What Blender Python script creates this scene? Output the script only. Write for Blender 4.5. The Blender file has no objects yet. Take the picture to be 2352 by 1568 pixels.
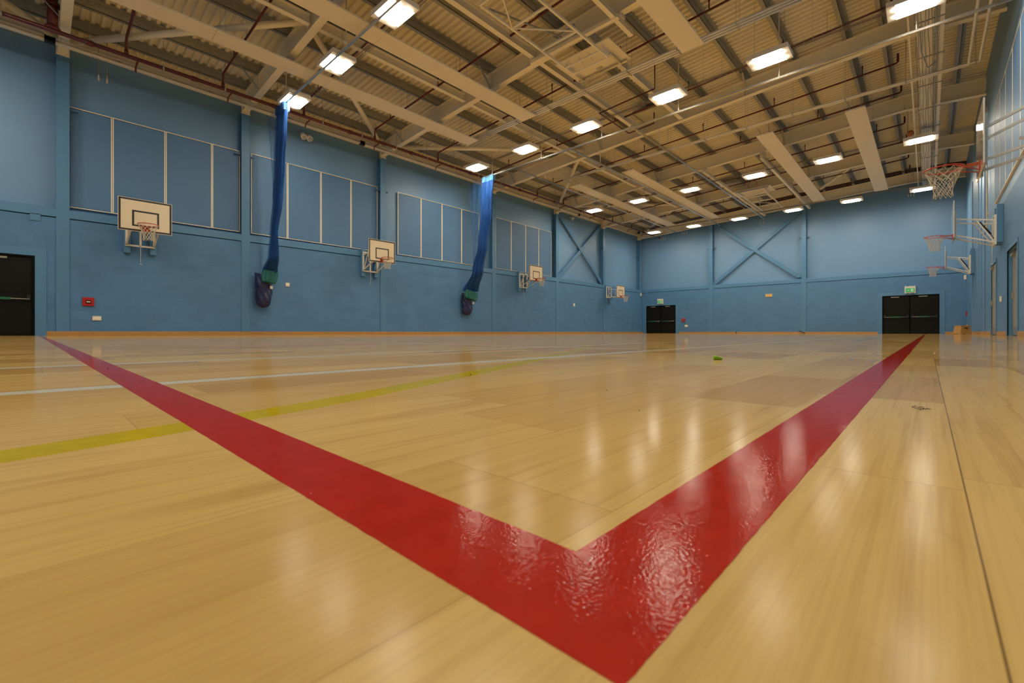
import bpy, bmesh, math, random
from mathutils import Vector, Matrix
random.seed(7)
R = math.radians
col = bpy.context.scene.collection
scn = bpy.context.scene

# ------------------------------------------------------------------ camera
cam = bpy.data.cameras.new('camera'); camo = bpy.data.objects.new('camera', cam); col.objects.link(camo)
camo.location = (0, 0, .0895); camo.rotation_euler = (R(90), 0, R(42.964))
cam.sensor_width = 36; cam.lens = 15.695; cam.shift_y = -.00914
cam.clip_start = .01; cam.clip_end = 200
cam.dof.use_dof = True; cam.dof.focus_distance = 1.0; cam.dof.aperture_fstop = 14
scn.camera = camo
# ------------------------------------------------------------------ world + exposure
w = bpy.data.worlds.new('world'); scn.world = w; w.use_nodes = True
w.node_tree.nodes['Background'].inputs[0].default_value = (.02, .02, .025, 1)
w.node_tree.nodes['Background'].inputs[1].default_value = .2
scn.view_settings.view_transform = 'Standard'; scn.view_settings.look = 'None'
scn.view_settings.gamma = 1; scn.view_settings.use_curve_mapping = False
scn.view_settings.exposure = -0.12
LAMP = 88.0            # radiance of each high bay diffuser
LAMP_COL = (1.0, .90, .72)

# hall dimensions (metres)
XL, XR, YB, YF = -17.2, 1.5, 34.0, -4.9
LX = [-14.8, -11.9, -9.0, -5.95, -3.13, -.2]
LY = [-2.2, 5.69, 13.55, 23.2, 31.3]
def Zr(x): return 8.52 - .051 * (-.65 - x) if x < -.65 else 8.52 - .07 * (x + .65)

# ------------------------------------------------------------------ materials
def srgb(r, g, b):
    f = lambda c: c / 12.92 if c <= .04045 else ((c + .055) / 1.055) ** 2.4
    return (f(r / 255), f(g / 255), f(b / 255), 1)
def newmat(name):
    m = bpy.data.materials.new(name); m.use_nodes = True
    return m, m.node_tree.nodes, m.node_tree.links, m.node_tree.nodes['Principled BSDF']
def M(name, c, rough=.5, metal=0, var=.06, scale=6, bump=0, bscale=80, spec=.5, coat=0):
    m, n, l, p = newmat(name)
    p.inputs['Roughness'].default_value = rough; p.inputs['Metallic'].default_value = metal
    p.inputs['Specular IOR Level'].default_value = spec
    p.inputs['Coat Weight'].default_value = coat
    g = n.new('ShaderNodeNewGeometry'); t = n.new('ShaderNodeTexNoise'); t.inputs['Scale'].default_value = scale
    t.inputs['Detail'].default_value = 3
    l.new(g.outputs['Position'], t.inputs['Vector'])
    mx = n.new('ShaderNodeMix'); mx.data_type = 'RGBA'
    mx.inputs[6].default_value = tuple(c[i] * (1 - var) for i in range(3)) + (1,)
    mx.inputs[7].default_value = tuple(min(1, c[i] * (1 + var)) for i in range(3)) + (1,)
    l.new(t.outputs['Fac'], mx.inputs[0]); l.new(mx.outputs[2], p.inputs['Base Color'])
    if bump:
        t2 = n.new('ShaderNodeTexNoise'); t2.inputs['Scale'].default_value = bscale; t2.inputs['Detail'].default_value = 2
        l.new(g.outputs['Position'], t2.inputs['Vector'])
        b = n.new('ShaderNodeBump'); b.inputs['Strength'].default_value = bump; b.inputs['Distance'].default_value = .004
        l.new(t2.outputs['Fac'], b.inputs['Height']); l.new(b.outputs[0], p.inputs['Normal'])
    return m
def mth(n, l, op, a, b=None, c=None):
    k = n.new('ShaderNodeMath'); k.operation = op
    for i, v in enumerate((a, b, c)):
        if v is None: continue
        if isinstance(v, (int, float)): k.inputs[i].default_value = v
        else: l.new(v, k.inputs[i])
    return k.outputs[0]
def sstep(n, l, x, a, b):
    k = n.new('ShaderNodeMapRange'); k.interpolation_type = 'SMOOTHSTEP'
    l.new(x, k.inputs[0]); k.inputs[1].default_value = a; k.inputs[2].default_value = b
    return k.outputs[0]
def blocks(name, axis, c):
    """painted blockwork, 440x225 courses"""
    m, n, l, p = newmat(name)
    g = n.new('ShaderNodeNewGeometry'); s = n.new('ShaderNodeSeparateXYZ'); l.new(g.outputs['Position'], s.inputs[0])
    cb = n.new('ShaderNodeCombineXYZ'); l.new(s.outputs[axis], cb.inputs[0]); l.new(s.outputs[2], cb.inputs[1])
    b = n.new('ShaderNodeTexBrick'); l.new(cb.outputs[0], b.inputs['Vector'])
    b.inputs['Scale'].default_value = 1; b.inputs['Brick Width'].default_value = .45; b.inputs['Row Height'].default_value = .225
    b.inputs['Mortar Size'].default_value = .006; b.inputs['Mortar Smooth'].default_value = .4; b.inputs['Bias'].default_value = 0
    b.inputs['Color1'].default_value = tuple(v * .93 for v in c[:3]) + (1,)
    b.inputs['Color2'].default_value = tuple(v * 1.05 for v in c[:3]) + (1,)
    b.inputs['Mortar'].default_value = tuple(min(1, v * 1.1) for v in c[:3]) + (1,)
    t = n.new('ShaderNodeTexNoise'); t.inputs['Scale'].default_value = 1.4; t.inputs['Detail'].default_value = 5
    l.new(g.outputs['Position'], t.inputs['Vector'])
    mx = n.new('ShaderNodeMix'); mx.data_type = 'RGBA'; mx.blend_type = 'MULTIPLY'; mx.inputs[0].default_value = 1
    r = n.new('ShaderNodeMapRange'); l.new(t.outputs['Fac'], r.inputs[0]); r.inputs[3].default_value = .86; r.inputs[4].default_value = 1.14
    l.new(b.outputs['Color'], mx.inputs[6]); l.new(r.outputs[0], mx.inputs[7]); l.new(mx.outputs[2], p.inputs['Base Color'])
    t2 = n.new('ShaderNodeTexNoise'); t2.inputs['Scale'].default_value = 90; l.new(g.outputs['Position'], t2.inputs['Vector'])
    h = mth(n, l, 'MULTIPLY_ADD', b.outputs['Fac'], -1.0, mth(n, l, 'MULTIPLY', t2.outputs['Fac'], .5))
    bp = n.new('ShaderNodeBump'); bp.inputs['Strength'].default_value = .55; bp.inputs['Distance'].default_value = .004
    l.new(h, bp.inputs['Height']); l.new(bp.outputs[0], p.inputs['Normal'])
    p.inputs['Roughness'].default_value = .5; p.inputs['Specular IOR Level'].default_value = .35
    return m
BLUE = (.078, .198, .385, 1)
MT = {}
MT['blockX'] = blocks('painted_blockwork_side', 1, BLUE)
MT['blockY'] = blocks('painted_blockwork_end', 0, BLUE)
MT['blue'] = M('blue_satin_paint', (.076, .21, .39), .42, var=.04, scale=2)
MT['clad'] = M('blue_painted_lining', (.14, .28, .47), .45, var=.05, scale=1.2)
MT['panel'] = M('blue_panel_board', (.078, .185, .355), .55, var=.05, scale=1.5)
MT['cream'] = M('cream_steel_paint', (.86, .79, .63), .4, var=.03, scale=2)
MT['white'] = M('white_powder_coat', (.78, .74, .66), .35, var=.03)
MT['radiant'] = M('cream_radiant_panel', (.82, .75, .59), .45, var=.02, scale=1)
MT['galv'] = M('galvanised_steel', (.36, .36, .33), .45, .35, var=.25, scale=14)
MT['alu'] = M('aluminium_track', (.62, .60, .56), .22, .85, var=.05)
MT['redpipe'] = M('dark_red_pipe_paint', (.11, .012, .008), .35, var=.15)
MT['black'] = M('black_board_marking', (.02, .017, .013), .4, var=.1)
MT['door'] = M('black_door_laminate', (.008, .008, .007), .5, var=.12, scale=3, spec=.12)
MT['doorgap'] = M('black_door_edge', (.004, .004, .004), .5, spec=.1)
MT['steel'] = M('brushed_steel', (.5, .48, .44), .3, .9)
MT['green'] = M('green_bar_label', (.012, .13, .05), .4)
MT['board'] = M('cream_backboard_face', (.74, .63, .44), .33, var=.02, coat=.3)
MT['glossboard'] = M('glossy_backboard', (.76, .72, .62), .07, var=.02, coat=.8)
MT['rim'] = M('red_rim_paint', (.42, .035, .012), .3, var=.1)
MT['cord'] = M('white_net_cord', (.62, .55, .42), .8, bump=.4, bscale=300)
MT['nethead_dim'] = M('dimmed_blue_heading_tape', (.004, .07, .30), .6, var=.25, scale=25)  # heading tape again, colour darkened to offset the lamp close to the nearer net
MT['skirt'] = M('green_net_skirt', (.010, .13, .13), .7, var=.3, scale=9)
MT['bag'] = M('navy_storage_bag', (.012, .016, .075), .33, var=.2, scale=8)
MT['plastic'] = M('white_plastic', (.72, .66, .54), .35)
MT['callred'] = M('red_call_point_plastic', (.42, .012, .010), .3)
MT['wood'] = M('varnished_beech', (.43, .225, .06), .38, var=.18, scale=5)
MT['grey'] = M('grey_door_paint', (.26, .25, .20), .4)
MT['orange'] = M('orange_ball_rubber', (.55, .13, .012), .55)
MT['lime'] = M('lime_green_plastic', (.25, .50, .0), .28, var=.1, scale=60, spec=.5)
MT['dark'] = M('dark_speck', (.02, .012, .008), .7)
MT['pale'] = M('pale_speck', (.6, .5, .32), .6)
MT['voidtone'] = M('dark_void_tone', (.05, .045, .04), .8)
MT['yellowbox'] = M('yellowed_plastic', (.62, .42, .16), .4)
MT['gas'] = M('black_gas_strut', (.01, .01, .012), .3)
def emat(name, c, s, base=(.8, .8, .8, 1)):
    m, n, l, p = newmat(name); p.inputs['Emission Color'].default_value = (*c, 1); p.inputs['Emission Strength'].default_value = s
    p.inputs['Base Color'].default_value = base; return m
MT['lamp'] = emat('lit_diffuser', LAMP_COL, LAMP)
MT['exit'] = emat('green_exit_legend', (.06, .7, .25), .16, (.04, .34, .12, 1))
MT['exitw'] = emat('white_exit_legend', (.6, 1, .7), .25, (.5, .7, .5, 1))
# galvanised/painted roof deck
m, n, l, p = newmat('roof_deck_sheet'); MT['deck'] = m
g = n.new('ShaderNodeNewGeometry'); t = n.new('ShaderNodeTexNoise'); t.inputs['Scale'].default_value = .8; l.new(g.outputs['Position'], t.inputs[0])
mx = n.new('ShaderNodeMix'); mx.data_type = 'RGBA'; mx.inputs[6].default_value = (.78, .71, .56, 1); mx.inputs[7].default_value = (.88, .81, .65, 1)
l.new(t.outputs['Fac'], mx.inputs[0]); l.new(mx.outputs[2], p.inputs['Base Color']); p.inputs['Roughness'].default_value = .5
# maple strip floor: boards .13 m wide run along Y

def varnish(m, col_sock, rough, nrm, f0=.022, fg=.50, pw=14):
    """painted/varnished film: diffuse base under a sheen that rises towards grazing"""
    n = m.node_tree.nodes; l = m.node_tree.links
    df = n.new('ShaderNodeBsdfDiffuse'); gl = n.new('ShaderNodeBsdfGlossy'); mix = n.new('ShaderNodeMixShader'); lw = n.new('ShaderNodeLayerWeight'); lw.inputs['Blend'].default_value = .5
    l.new(col_sock, df.inputs['Color']); l.new(nrm, gl.inputs['Normal']); gl.inputs['Color'].default_value = (1, 1, 1, 1)
    gz = mth(n, l, 'POWER', lw.outputs['Facing'], 4)          # microscopic roughness matters less at glancing angles
    l.new(mth(n, l, 'MAXIMUM', .035, mth(n, l, 'MULTIPLY_ADD', gz, -.17, rough)), gl.inputs['Roughness'])
    for q in n:
        if q.type == 'BUMP': l.new(mth(n, l, 'MULTIPLY', mth(n, l, 'SUBTRACT', 1, mth(n, l, 'POWER', lw.outputs['Facing'], 6)), q.inputs['Strength'].default_value), q.inputs['Strength'])
    f = mth(n, l, 'MULTIPLY_ADD', mth(n, l, 'POWER', lw.outputs['Facing'], pw), fg, f0)
    f = mth(n, l, 'MULTIPLY_ADD', mth(n, l, 'POWER', lw.outputs['Facing'], 7), .28, f)
    l.new(f, mix.inputs[0]); l.new(df.outputs[0], mix.inputs[1]); l.new(gl.outputs[0], mix.inputs[2])
    l.new(mix.outputs[0], n['Material Output'].inputs['Surface']); n.remove(n['Principled BSDF'])
def floor_mat():
    m, n, l, p = newmat('maple_sports_floor')
    g = n.new('ShaderNodeNewGeometry'); s = n.new('ShaderNodeSeparateXYZ'); l.new(g.outputs['Position'], s.inputs[0])
    x = mth(n, l, 'DIVIDE', mth(n, l, 'SUBTRACT', s.outputs[0], .0155), .1305)
    row = mth(n, l, 'FLOOR', x); fx = mth(n, l, 'FRACT', x)
    wn = n.new('ShaderNodeTexWhiteNoise'); wn.noise_dimensions = '1D'; l.new(row, wn.inputs['W'])
    y = mth(n, l, 'DIVIDE', s.outputs[1], .42)
    y = mth(n, l, 'ADD', y, mth(n, l, 'MULTIPLY', wn.outputs['Value'], 7))
    iy = mth(n, l, 'FLOOR', y); fy = mth(n, l, 'FRACT', y)
    cb = n.new('ShaderNodeCombineXYZ'); l.new(row, cb.inputs[0]); l.new(iy, cb.inputs[1])
    w2 = n.new('ShaderNodeTexWhiteNoise'); w2.noise_dimensions = '3D'; l.new(cb.outputs[0], w2.inputs['Vector'])
    cr = n.new('ShaderNodeValToRGB'); l.new(w2.outputs['Value'], cr.inputs[0])
    e = cr.color_ramp.elements; e[0].position = 0; e[0].color = (.48, .275, .080, 1); e[1].position = 1; e[1].color = (.66, .43, .145, 1)
    a = e.new(.3); a.color = (.56, .34, .103, 1); a = e.new(.65); a.color = (.62, .395, .126, 1)
    # long grain, offset per board
    mp = n.new('ShaderNodeMapping'); l.new(g.outputs['Position'], mp.inputs[0]); mp.inputs['Scale'].default_value = (120, 3.5, 1)
    ad = n.new('ShaderNodeVectorMath'); ad.operation = 'ADD'; l.new(mp.outputs[0], ad.inputs[0])
    sc = n.new('ShaderNodeVectorMath'); sc.operation = 'SCALE'; l.new(w2.outputs['Color'], sc.inputs[0]); sc.inputs['Scale'].default_value = 40; l.new(sc.outputs[0], ad.inputs[1])
    g1 = n.new('ShaderNodeTexNoise'); g1.inputs['Scale'].default_value = 1; g1.inputs['Detail'].default_value = 5; g1.inputs['Distortion'].default_value = .5
    l.new(ad.outputs[0], g1.inputs[0])
    mp2 = n.new('ShaderNodeMapping'); l.new(ad.outputs[0], mp2.inputs[0]); mp2.inputs['Scale'].default_value = (.16, .9, 1)
    g2 = n.new('ShaderNodeTexNoise'); g2.inputs['Scale'].default_value = 1; g2.inputs['Detail'].default_value = 3; g2.inputs['Distortion'].default_value = .4
    l.new(mp2.outputs[0], g2.inputs[0])
    wv = mth(n, l, 'FRACT', mth(n, l, 'MULTIPLY', g2.outputs['Fac'], 9))     # growth ring lines
    ring = mth(n, l, 'MULTIPLY', sstep(n, l, wv, .86, .97), .045)
    dk = mth(n, l, 'MULTIPLY', sstep(n, l, g1.outputs['Fac'], .48, .72), .22)
    dk = mth(n, l, 'ADD', dk, mth(n, l, 'MULTIPLY', sstep(n, l, g2.outputs['Fac'], .55, .78), .25))
    dk = mth(n, l, 'ADD', dk, ring)
    mp4 = n.new('ShaderNodeMapping'); l.new(ad.outputs[0], mp4.inputs[0]); mp4.inputs['Scale'].default_value = (4.5, 1.6, 1)
    g3 = n.new('ShaderNodeTexNoise'); g3.inputs['Scale'].default_value = 1; g3.inputs['Detail'].default_value = 4; l.new(mp4.outputs[0], g3.inputs[0])
    dk = mth(n, l, 'ADD', dk, mth(n, l, 'MULTIPLY', sstep(n, l, g3.outputs['Fac'], .42, .75), .14))
    # board joints
    e1 = mth(n, l, 'MINIMUM', fx, mth(n, l, 'SUBTRACT', 1, fx)); jx = mth(n, l, 'SUBTRACT', 1, sstep(n, l, e1, .001, .004))
    main = mth(n, l, 'MULTIPLY', mth(n, l, 'SUBTRACT', 1, sstep(n, l, mth(n, l, 'ABSOLUTE', x), .0015, .0045)), .8)
    e2 = mth(n, l, 'MINIMUM', fy, mth(n, l, 'SUBTRACT', 1, fy)); jy = mth(n, l, 'SUBTRACT', 1, sstep(n, l, e2, .0006, .0016))
    j = mth(n, l, 'MULTIPLY', mth(n, l, 'MAXIMUM', jx, jy), .32); j = mth(n, l, 'MAXIMUM', j, main)
    mx = n.new('ShaderNodeMix'); mx.data_type = 'RGBA'; l.new(dk, mx.inputs[0]); l.new(cr.outputs[0], mx.inputs[6]); mx.inputs[7].default_value = (.27, .125, .03, 1)
    m3 = n.new('ShaderNodeMix'); m3.data_type = 'RGBA'; l.new(j, m3.inputs[0]); l.new(mx.outputs[2], m3.inputs[6]); m3.inputs[7].default_value = (.10, .05, .015, 1)
    # varnish
    t = n.new('ShaderNodeTexNoise'); t.inputs['Scale'].default_value = 3; t.inputs['Detail'].default_value = 4; l.new(g.outputs['Position'], t.inputs[0])
    r = n.new('ShaderNodeMapRange'); l.new(t.outputs['Fac'], r.inputs[0]); r.inputs[3].default_value = .20; r.inputs[4].default_value = .23
    mp3 = n.new('ShaderNodeMapping'); l.new(g.outputs['Position'], mp3.inputs[0]); mp3.inputs['Scale'].default_value = (500, 90, 1)
    bn = n.new('ShaderNodeTexNoise'); bn.inputs['Scale'].default_value = 1; bn.inputs['Detail'].default_value = 2; l.new(mp3.outputs[0], bn.inputs[0])
    hh = mth(n, l, 'MULTIPLY_ADD', jy, -.5, bn.outputs['Fac'])
    bp = n.new('ShaderNodeBump'); bp.inputs['Strength'].default_value = .06; bp.inputs['Distance'].default_value = .0006
    l.new(hh, bp.inputs['Height']); varnish(m, m3.outputs[2], r.outputs[0], bp.outputs[0])
    return m
MT['floor'] = floor_mat()
def line_mat(name, c, pebble=.5, sc=420):
    m, n, l, p = newmat(name)
    g = n.new('ShaderNodeNewGeometry'); t = n.new('ShaderNodeTexNoise'); t.inputs['Scale'].default_value = 60; t.inputs['Detail'].default_value = 4; l.new(g.outputs['Position'], t.inputs[0])
    mx = n.new('ShaderNodeMix'); mx.data_type = 'RGBA'; mx.inputs[6].default_value = tuple(v * .82 for v in c) + (1,); mx.inputs[7].default_value = tuple(min(1, v * 1.2) for v in c) + (1,)
    l.new(t.outputs['Fac'], mx.inputs[0])
    v = n.new('ShaderNodeTexNoise'); v.inputs['Scale'].default_value = sc * 1.6; v.inputs['Detail'].default_value = 1.5; l.new(g.outputs['Position'], v.inputs[0])
    bp = n.new('ShaderNodeBump'); bp.inputs['Strength'].default_value = pebble; bp.inputs['Distance'].default_value = .00022
    l.new(v.outputs['Fac'], bp.inputs['Height']); varnish(m, mx.outputs[2], .125, bp.outputs[0], f0=.028)
    return m
MT['redline'] = line_mat('red_court_paint', (.40, .020, .010), .5)
MT['yellowline'] = line_mat('yellow_court_paint', (.50, .37, .0), .2)
MT['whiteline'] = line_mat('white_court_paint', (.60, .55, .44), .2)
MT['blueline'] = line_mat('blue_court_paint', (.03, .12, .16), .2)
def net_mat(name, c, hole, fill):
    """knotted mesh: diamonds cut out of the cloth"""
    m, n, l, p = newmat(name)
    uv = n.new('ShaderNodeUVMap'); s = n.new('ShaderNodeSeparateXYZ'); l.new(uv.outputs[0], s.inputs[0])
    a = mth(n, l, 'ADD', s.outputs[0], s.outputs[1]); b = mth(n, l, 'SUBTRACT', s.outputs[0], s.outputs[1])
    fa = mth(n, l, 'FRACT', mth(n, l, 'DIVIDE', a, hole)); fb = mth(n, l, 'FRACT', mth(n, l, 'DIVIDE', b, hole))
    k = mth(n, l, 'MAXIMUM', mth(n, l, 'LESS_THAN', fa, fill), mth(n, l, 'LESS_THAN', fb, fill))
    l.new(k, p.inputs['Alpha']); p.inputs['Base Color'].default_value = (*c, 1); p.inputs['Roughness'].default_value = .6
    return m
MT['net'] = net_mat('blue_knotted_net', (.001, .08, .36), .055, .36)
MT['netthin'] = net_mat('blue_knotted_net_single', (.006, .10, .34), .055, .17)
MT['nethead'] = M('pale_blue_heading_tape', (.10, .36, .66), .6, var=.25, scale=25)

# ------------------------------------------------------------------ mesh builder
class MB:
    def __init__(s): s.v = []; s.f = []; s.sm = []; s.uv = None; s.cut = []
    def add(s, vs, fs, smooth=False):
        o = len(s.v); s.cut.append((o, len(s.f))); s.v += [tuple(v) for v in vs]; s.f += [tuple(o + i for i in f) for f in fs]; s.sm += [smooth] * len(fs); return s
    def box(s, x0, x1, y0, y1, z0, z1):
        x0, x1 = min(x0, x1), max(x0, x1); y0, y1 = min(y0, y1), max(y0, y1); z0, z1 = min(z0, z1), max(z0, z1)
        vs = [(x, y, z) for x in (x0, x1) for y in (y0, y1) for z in (z0, z1)]
        return s.add(vs, [(0, 1, 3, 2), (4, 6, 7, 5), (0, 4, 5, 1), (2, 3, 7, 6), (0, 2, 6, 4), (1, 5, 7, 3)])
    def bar(s, a, b, w, h, up=(0, 0, 1)):
        a = Vector(a); b = Vector(b); d = (b - a).normalized(); u = Vector(up)
        r = d.cross(u); r = r.normalized() if r.length > 1e-4 else Vector((1, 0, 0)); u = r.cross(d).normalized()
        vs = [p + r * (i * w / 2) + u * (j * h / 2) for p in (a, b) for i, j in ((-1, -1), (1, -1), (1, 1), (-1, 1))]
        return s.add(vs, [(3, 2, 1, 0), (4, 5, 6, 7), (0, 1, 5, 4), (1, 2, 6, 5), (2, 3, 7, 6), (3, 0, 4, 7)])
    def tube(s, pts, r, n=8, close=False, caps=True):
        pts = [Vector(p) for p in pts]; N = len(pts); rs = r if isinstance(r, (list, tuple)) else [r] * N
        vs = []; u = None
        for i, p in enumerate(pts):
            if close: d = pts[(i + 1) % N] - pts[i - 1]
            else: d = pts[min(i + 1, N - 1)] - pts[max(i - 1, 0)]
            d.normalize()
            if u is None:
                u = Vector((0, 0, 1)).cross(d)
                if u.length < .01: u = Vector((1, 0, 0)).cross(d)
            u = (u - d * u.dot(d)).normalized(); v = d.cross(u)
            for k in range(n):
                a = 2 * math.pi * k / n; vs.append(p + (u * math.cos(a) + v * math.sin(a)) * rs[i])
        fs = []
        for i in range(N if close else N - 1):
            j = (i + 1) % N
            for k in range(n): fs.append((i * n + k, i * n + (k + 1) % n, j * n + (k + 1) % n, j * n + k))
        s.add(vs, fs, n > 4)
        if caps and not close:
            o = len(s.v) - len(vs); s.f.append(tuple(o + k for k in range(n))[::-1]); s.f.append(tuple(o + (N - 1) * n + k for k in range(n))); s.sm += [False, False]
        return s
    def poly(s, pts, z0, z1):
        """prism from xy outline"""
        n = len(pts); vs = [(x, y, z0) for x, y in pts] + [(x, y, z1) for x, y in pts]
        fs = [tuple(range(n))[::-1], tuple(range(n, 2 * n))] + [(i, (i + 1) % n, n + (i + 1) % n, n + i) for i in range(n)]
        return s.add(vs, fs)
    def each(s, name, mat, parent=None, bevel=0, k=1):
        """one object per k primitives"""
        c = s.cut[::k] + [(len(s.v), len(s.f))]; out = []
        for (v0, f0), (v1, f1) in zip(c[:-1], c[1:]):
            m = MB(); m.v = s.v[v0:v1]; m.f = [tuple(i - v0 for i in f) for f in s.f[f0:f1]]; m.sm = s.sm[f0:f1]
            out.append(m.build(name, mat, parent, bevel))
        return out
    def build(s, name, mat, parent=None, bevel=0):
        me = bpy.data.meshes.new(name); me.from_pydata(s.v, [], s.f); me.update()
        me.polygons.foreach_set('use_smooth', s.sm)
        me.materials.append(MT[mat] if isinstance(mat, str) else mat)
        if s.uv:
            ul = me.uv_layers.new(name='UVMap')
            for lp in me.loops: ul.data[lp.index].uv = s.uv[lp.vertex_index]
        o = bpy.data.objects.new(name, me); col.objects.link(o)
        if parent: o.parent = parent
        if bevel:
            b = o.modifiers.new('bevel', 'BEVEL'); b.width = bevel; b.segments = 2
        return o
def tag(o, label=None, cat=None, group=None, kind=None):
    for k, v in (('label', label), ('category', cat), ('group', group), ('kind', kind)):
        if v: o[k] = v
    return o
def empty(name, loc=(0, 0, 0), rz=0, label=None, cat=None, group=None):
    o = bpy.data.objects.new(name, None); col.objects.link(o); o.location = loc; o.rotation_euler = (0, 0, rz); o.empty_display_size = .2
    return tag(o, label, cat, group)
def children(o): return [c for c in ALL() if c.parent == o]
def ALL(): return list(col.objects)
def copy_tree(o, loc=None, rz=None, label=None, parent=None, kids=None):
    c = o.copy(); col.objects.link(c); c.parent = parent
    if loc is not None: c.location = loc
    if rz is not None: c.rotation_euler = (0, 0, rz)
    if label: c['label'] = label
    for ch in list(o.children): copy_tree(ch, parent=c)
    return c
def struct(name, mb, mat, parent=None, bevel=0):
    o = mb.build(name, mat, parent, bevel)
    if not parent: o['kind'] = 'structure'
    return o
ORD = ['first', 'second', 'third', 'fourth', 'fifth', 'sixth', 'seventh', 'eighth', 'ninth', 'tenth', 'eleventh', 'twelfth', 'thirteenth', 'fourteenth']

# ================================================================== SETTING
struct('floor', MB().box(-18, 3.2, YF - .5, YB + .5, -.2, 0), 'floor')
DL = (-2.42, .04, 2.10)                  # left wall door y0,y1,z
DB = [(-16.745, -14.311, 2.2), (-1.96, .473, 2.2)]   # back wall doors
DR = [(19.55, 20.95, 2.2), (15.2, 17.1, 2.15)]       # right wall doors
def kz(y): return 1 - .03 * max(0, 1 - max(y, 0) / 20)
# left wall : blockwork below, lining recessed above
b = MB(); b.box(XL - .45, XL, YF - .3, DL[0], 0, 3.15); b.box(XL - .45, XL, DL[1], YB + .3, 0, 3.15); b.box(XL - .45, XL, DL[0], DL[1], DL[2], 3.15)
ycut = [YF - .3, .56, 5.0, 10.3, 17.03, 22.67, 28.26, YB + .3]
for y0, y1 in zip(ycut[:-1], ycut[1:]):
    ka, kb_ = kz(max(y0, 0)), kz(min(y1, YB)); vs = [(x, yy, z) for x in (XL - .45, XL) for yy, k in ((y0, ka), (y1, kb_)) for z in (3.15, 3.265 * k)]
    b.add(vs, [(0, 1, 3, 2), (4, 6, 7, 5), (0, 4, 5, 1), (2, 3, 7, 6), (1, 5, 7, 3)])
wl = struct('wall_left', b, 'blockX')
struct('lining', MB().box(XL - .45, XL - .3, YF, YB + .3, 3.1, 8.02), 'clad', wl)
# back wall
b = MB(); e = [XL - .45] + [v for d in DB for v in d[:2]] + [XR + .4]
for i in range(0, len(e), 2): b.box(e[i], e[i + 1], YB, YB + .45, 0, 3.272)
for d in DB: b.box(d[0], d[1], YB, YB + .45, d[2], 3.272)
wb = struct('wall_back', b, 'blockY')
struct('lining', MB().box(XL - .3, XR + .3, YB + .3, YB + .45, 3.2, 9.6), 'clad', wb)
# right wall
b = MB(); e = [YF - .3] + [v for d in sorted(DR) for v in d[:2]] + [YB + .3]
for i in range(0, len(e), 2): b.box(XR, XR + .3, e[i], e[i + 1], 0, 3.6)
for d in DR: b.box(XR, XR + .3, d[0], d[1], d[2], 3.6)
wr = struct('wall_right', b, 'blockX')
struct('lining', MB().box(XR, XR + .3, YF, YB + .3, 3.6, 9.3), 'clad', wr)
wf = struct('wall_front', MB().box(XL - .3, XR + .3, YF - .3, YF, 0, 9.6), 'blockY')
# roof deck
pitch, dep = .206, .075
b = MB(); prof = []
y = YF - .2
while y < YB + .4:
    prof += [(y, 0), (y + .075, 0), (y + .10, dep), (y + .178, dep)]; y += pitch
def Zd(x): return Zr(x) + .80
secs = [-17.62, -.65, 1.75]
vs = [(x, py, Zd(x) + pz) for x in secs for py, pz in prof]; N = len(prof)
fs = [(k * N + i, k * N + i + 1, (k + 1) * N + i + 1, (k + 1) * N + i) for k in range(2) for i in range(N - 1)]
b.add(vs, fs)
ce = struct('ceiling', b, 'deck')
b = MB()
for x0, x1 in ((-17.62, -.65), (-.65, 1.75)):
    vs = [(x, yy, Zd(x) + zz) for x in (x0, x1) for yy in (YF - .3, YB + .45) for zz in (.12, .3)]
    b.add(vs, [(0, 1, 3, 2), (4, 6, 7, 5), (0, 4, 5, 1), (2, 3, 7, 6), (0, 2, 6, 4), (1, 5, 7, 3)])
struct('roof_board', b, 'voidtone', ce)
# rails at the head of the blockwork (trim)
LC = [.56, 5.0, 10.3, 17.03, 22.67, 28.26, 33.84]    # left columns
BC = [-11.68, -5.87]
tn = 1
ys = [YF] + LC
for i in range(len(ys) - 1):
    y0 = ys[i] + (.13 if i else 0); y1 = ys[i + 1] - .13
    k0, k1 = kz(y0), kz(y1)
    vs = [];
    for yy, k in ((y0, k0), (y1, k1)):
        vs += [(XL + .02, yy, 3.292 * k), (XL + .02, yy, 3.51 * k), (XL - .09, yy, 3.555 * k), (XL - .3, yy, 3.555 * k), (XL - .3, yy, 3.292 * k)]
    b = MB().add(vs, [(q, (q + 1) % 5, 5 + (q + 1) % 5, 5 + q) for q in range(5)] + [(4, 3, 2, 1, 0), (5, 6, 7, 8, 9)])
    if i == 0:
        b.box(XL - .02, XL + .02, -.05, .14, 3.03, 3.21)
    struct('trim_%d' % tn, b, 'blue'); tn += 1
xs = [XL] + BC + [XR]
for i in range(3):
    xa, xb = xs[i] + (.13 if i else 0), xs[i + 1] - (.13 if i < 2 else 0)
    pr = [(YB - .02, 3.30), (YB - .02, 3.515), (YB + .10, 3.56), (YB + .3, 3.56), (YB + .3, 3.30)]
    b = MB().add([(xx, yy, zz) for xx in (xa, xb) for yy, zz in pr], [(q, (q + 1) % 5, 5 + (q + 1) % 5, 5 + q) for q in range(5)] + [(4, 3, 2, 1, 0), (5, 6, 7, 8, 9)])
    if i == 0:
        for cx in (-16.72, -14.3): b.box(cx - .09, cx + .09, YB - .02, YB + .1, 3.15, 3.29)
    struct('trim_%d' % tn, b, 'blue'); tn += 1
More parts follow.
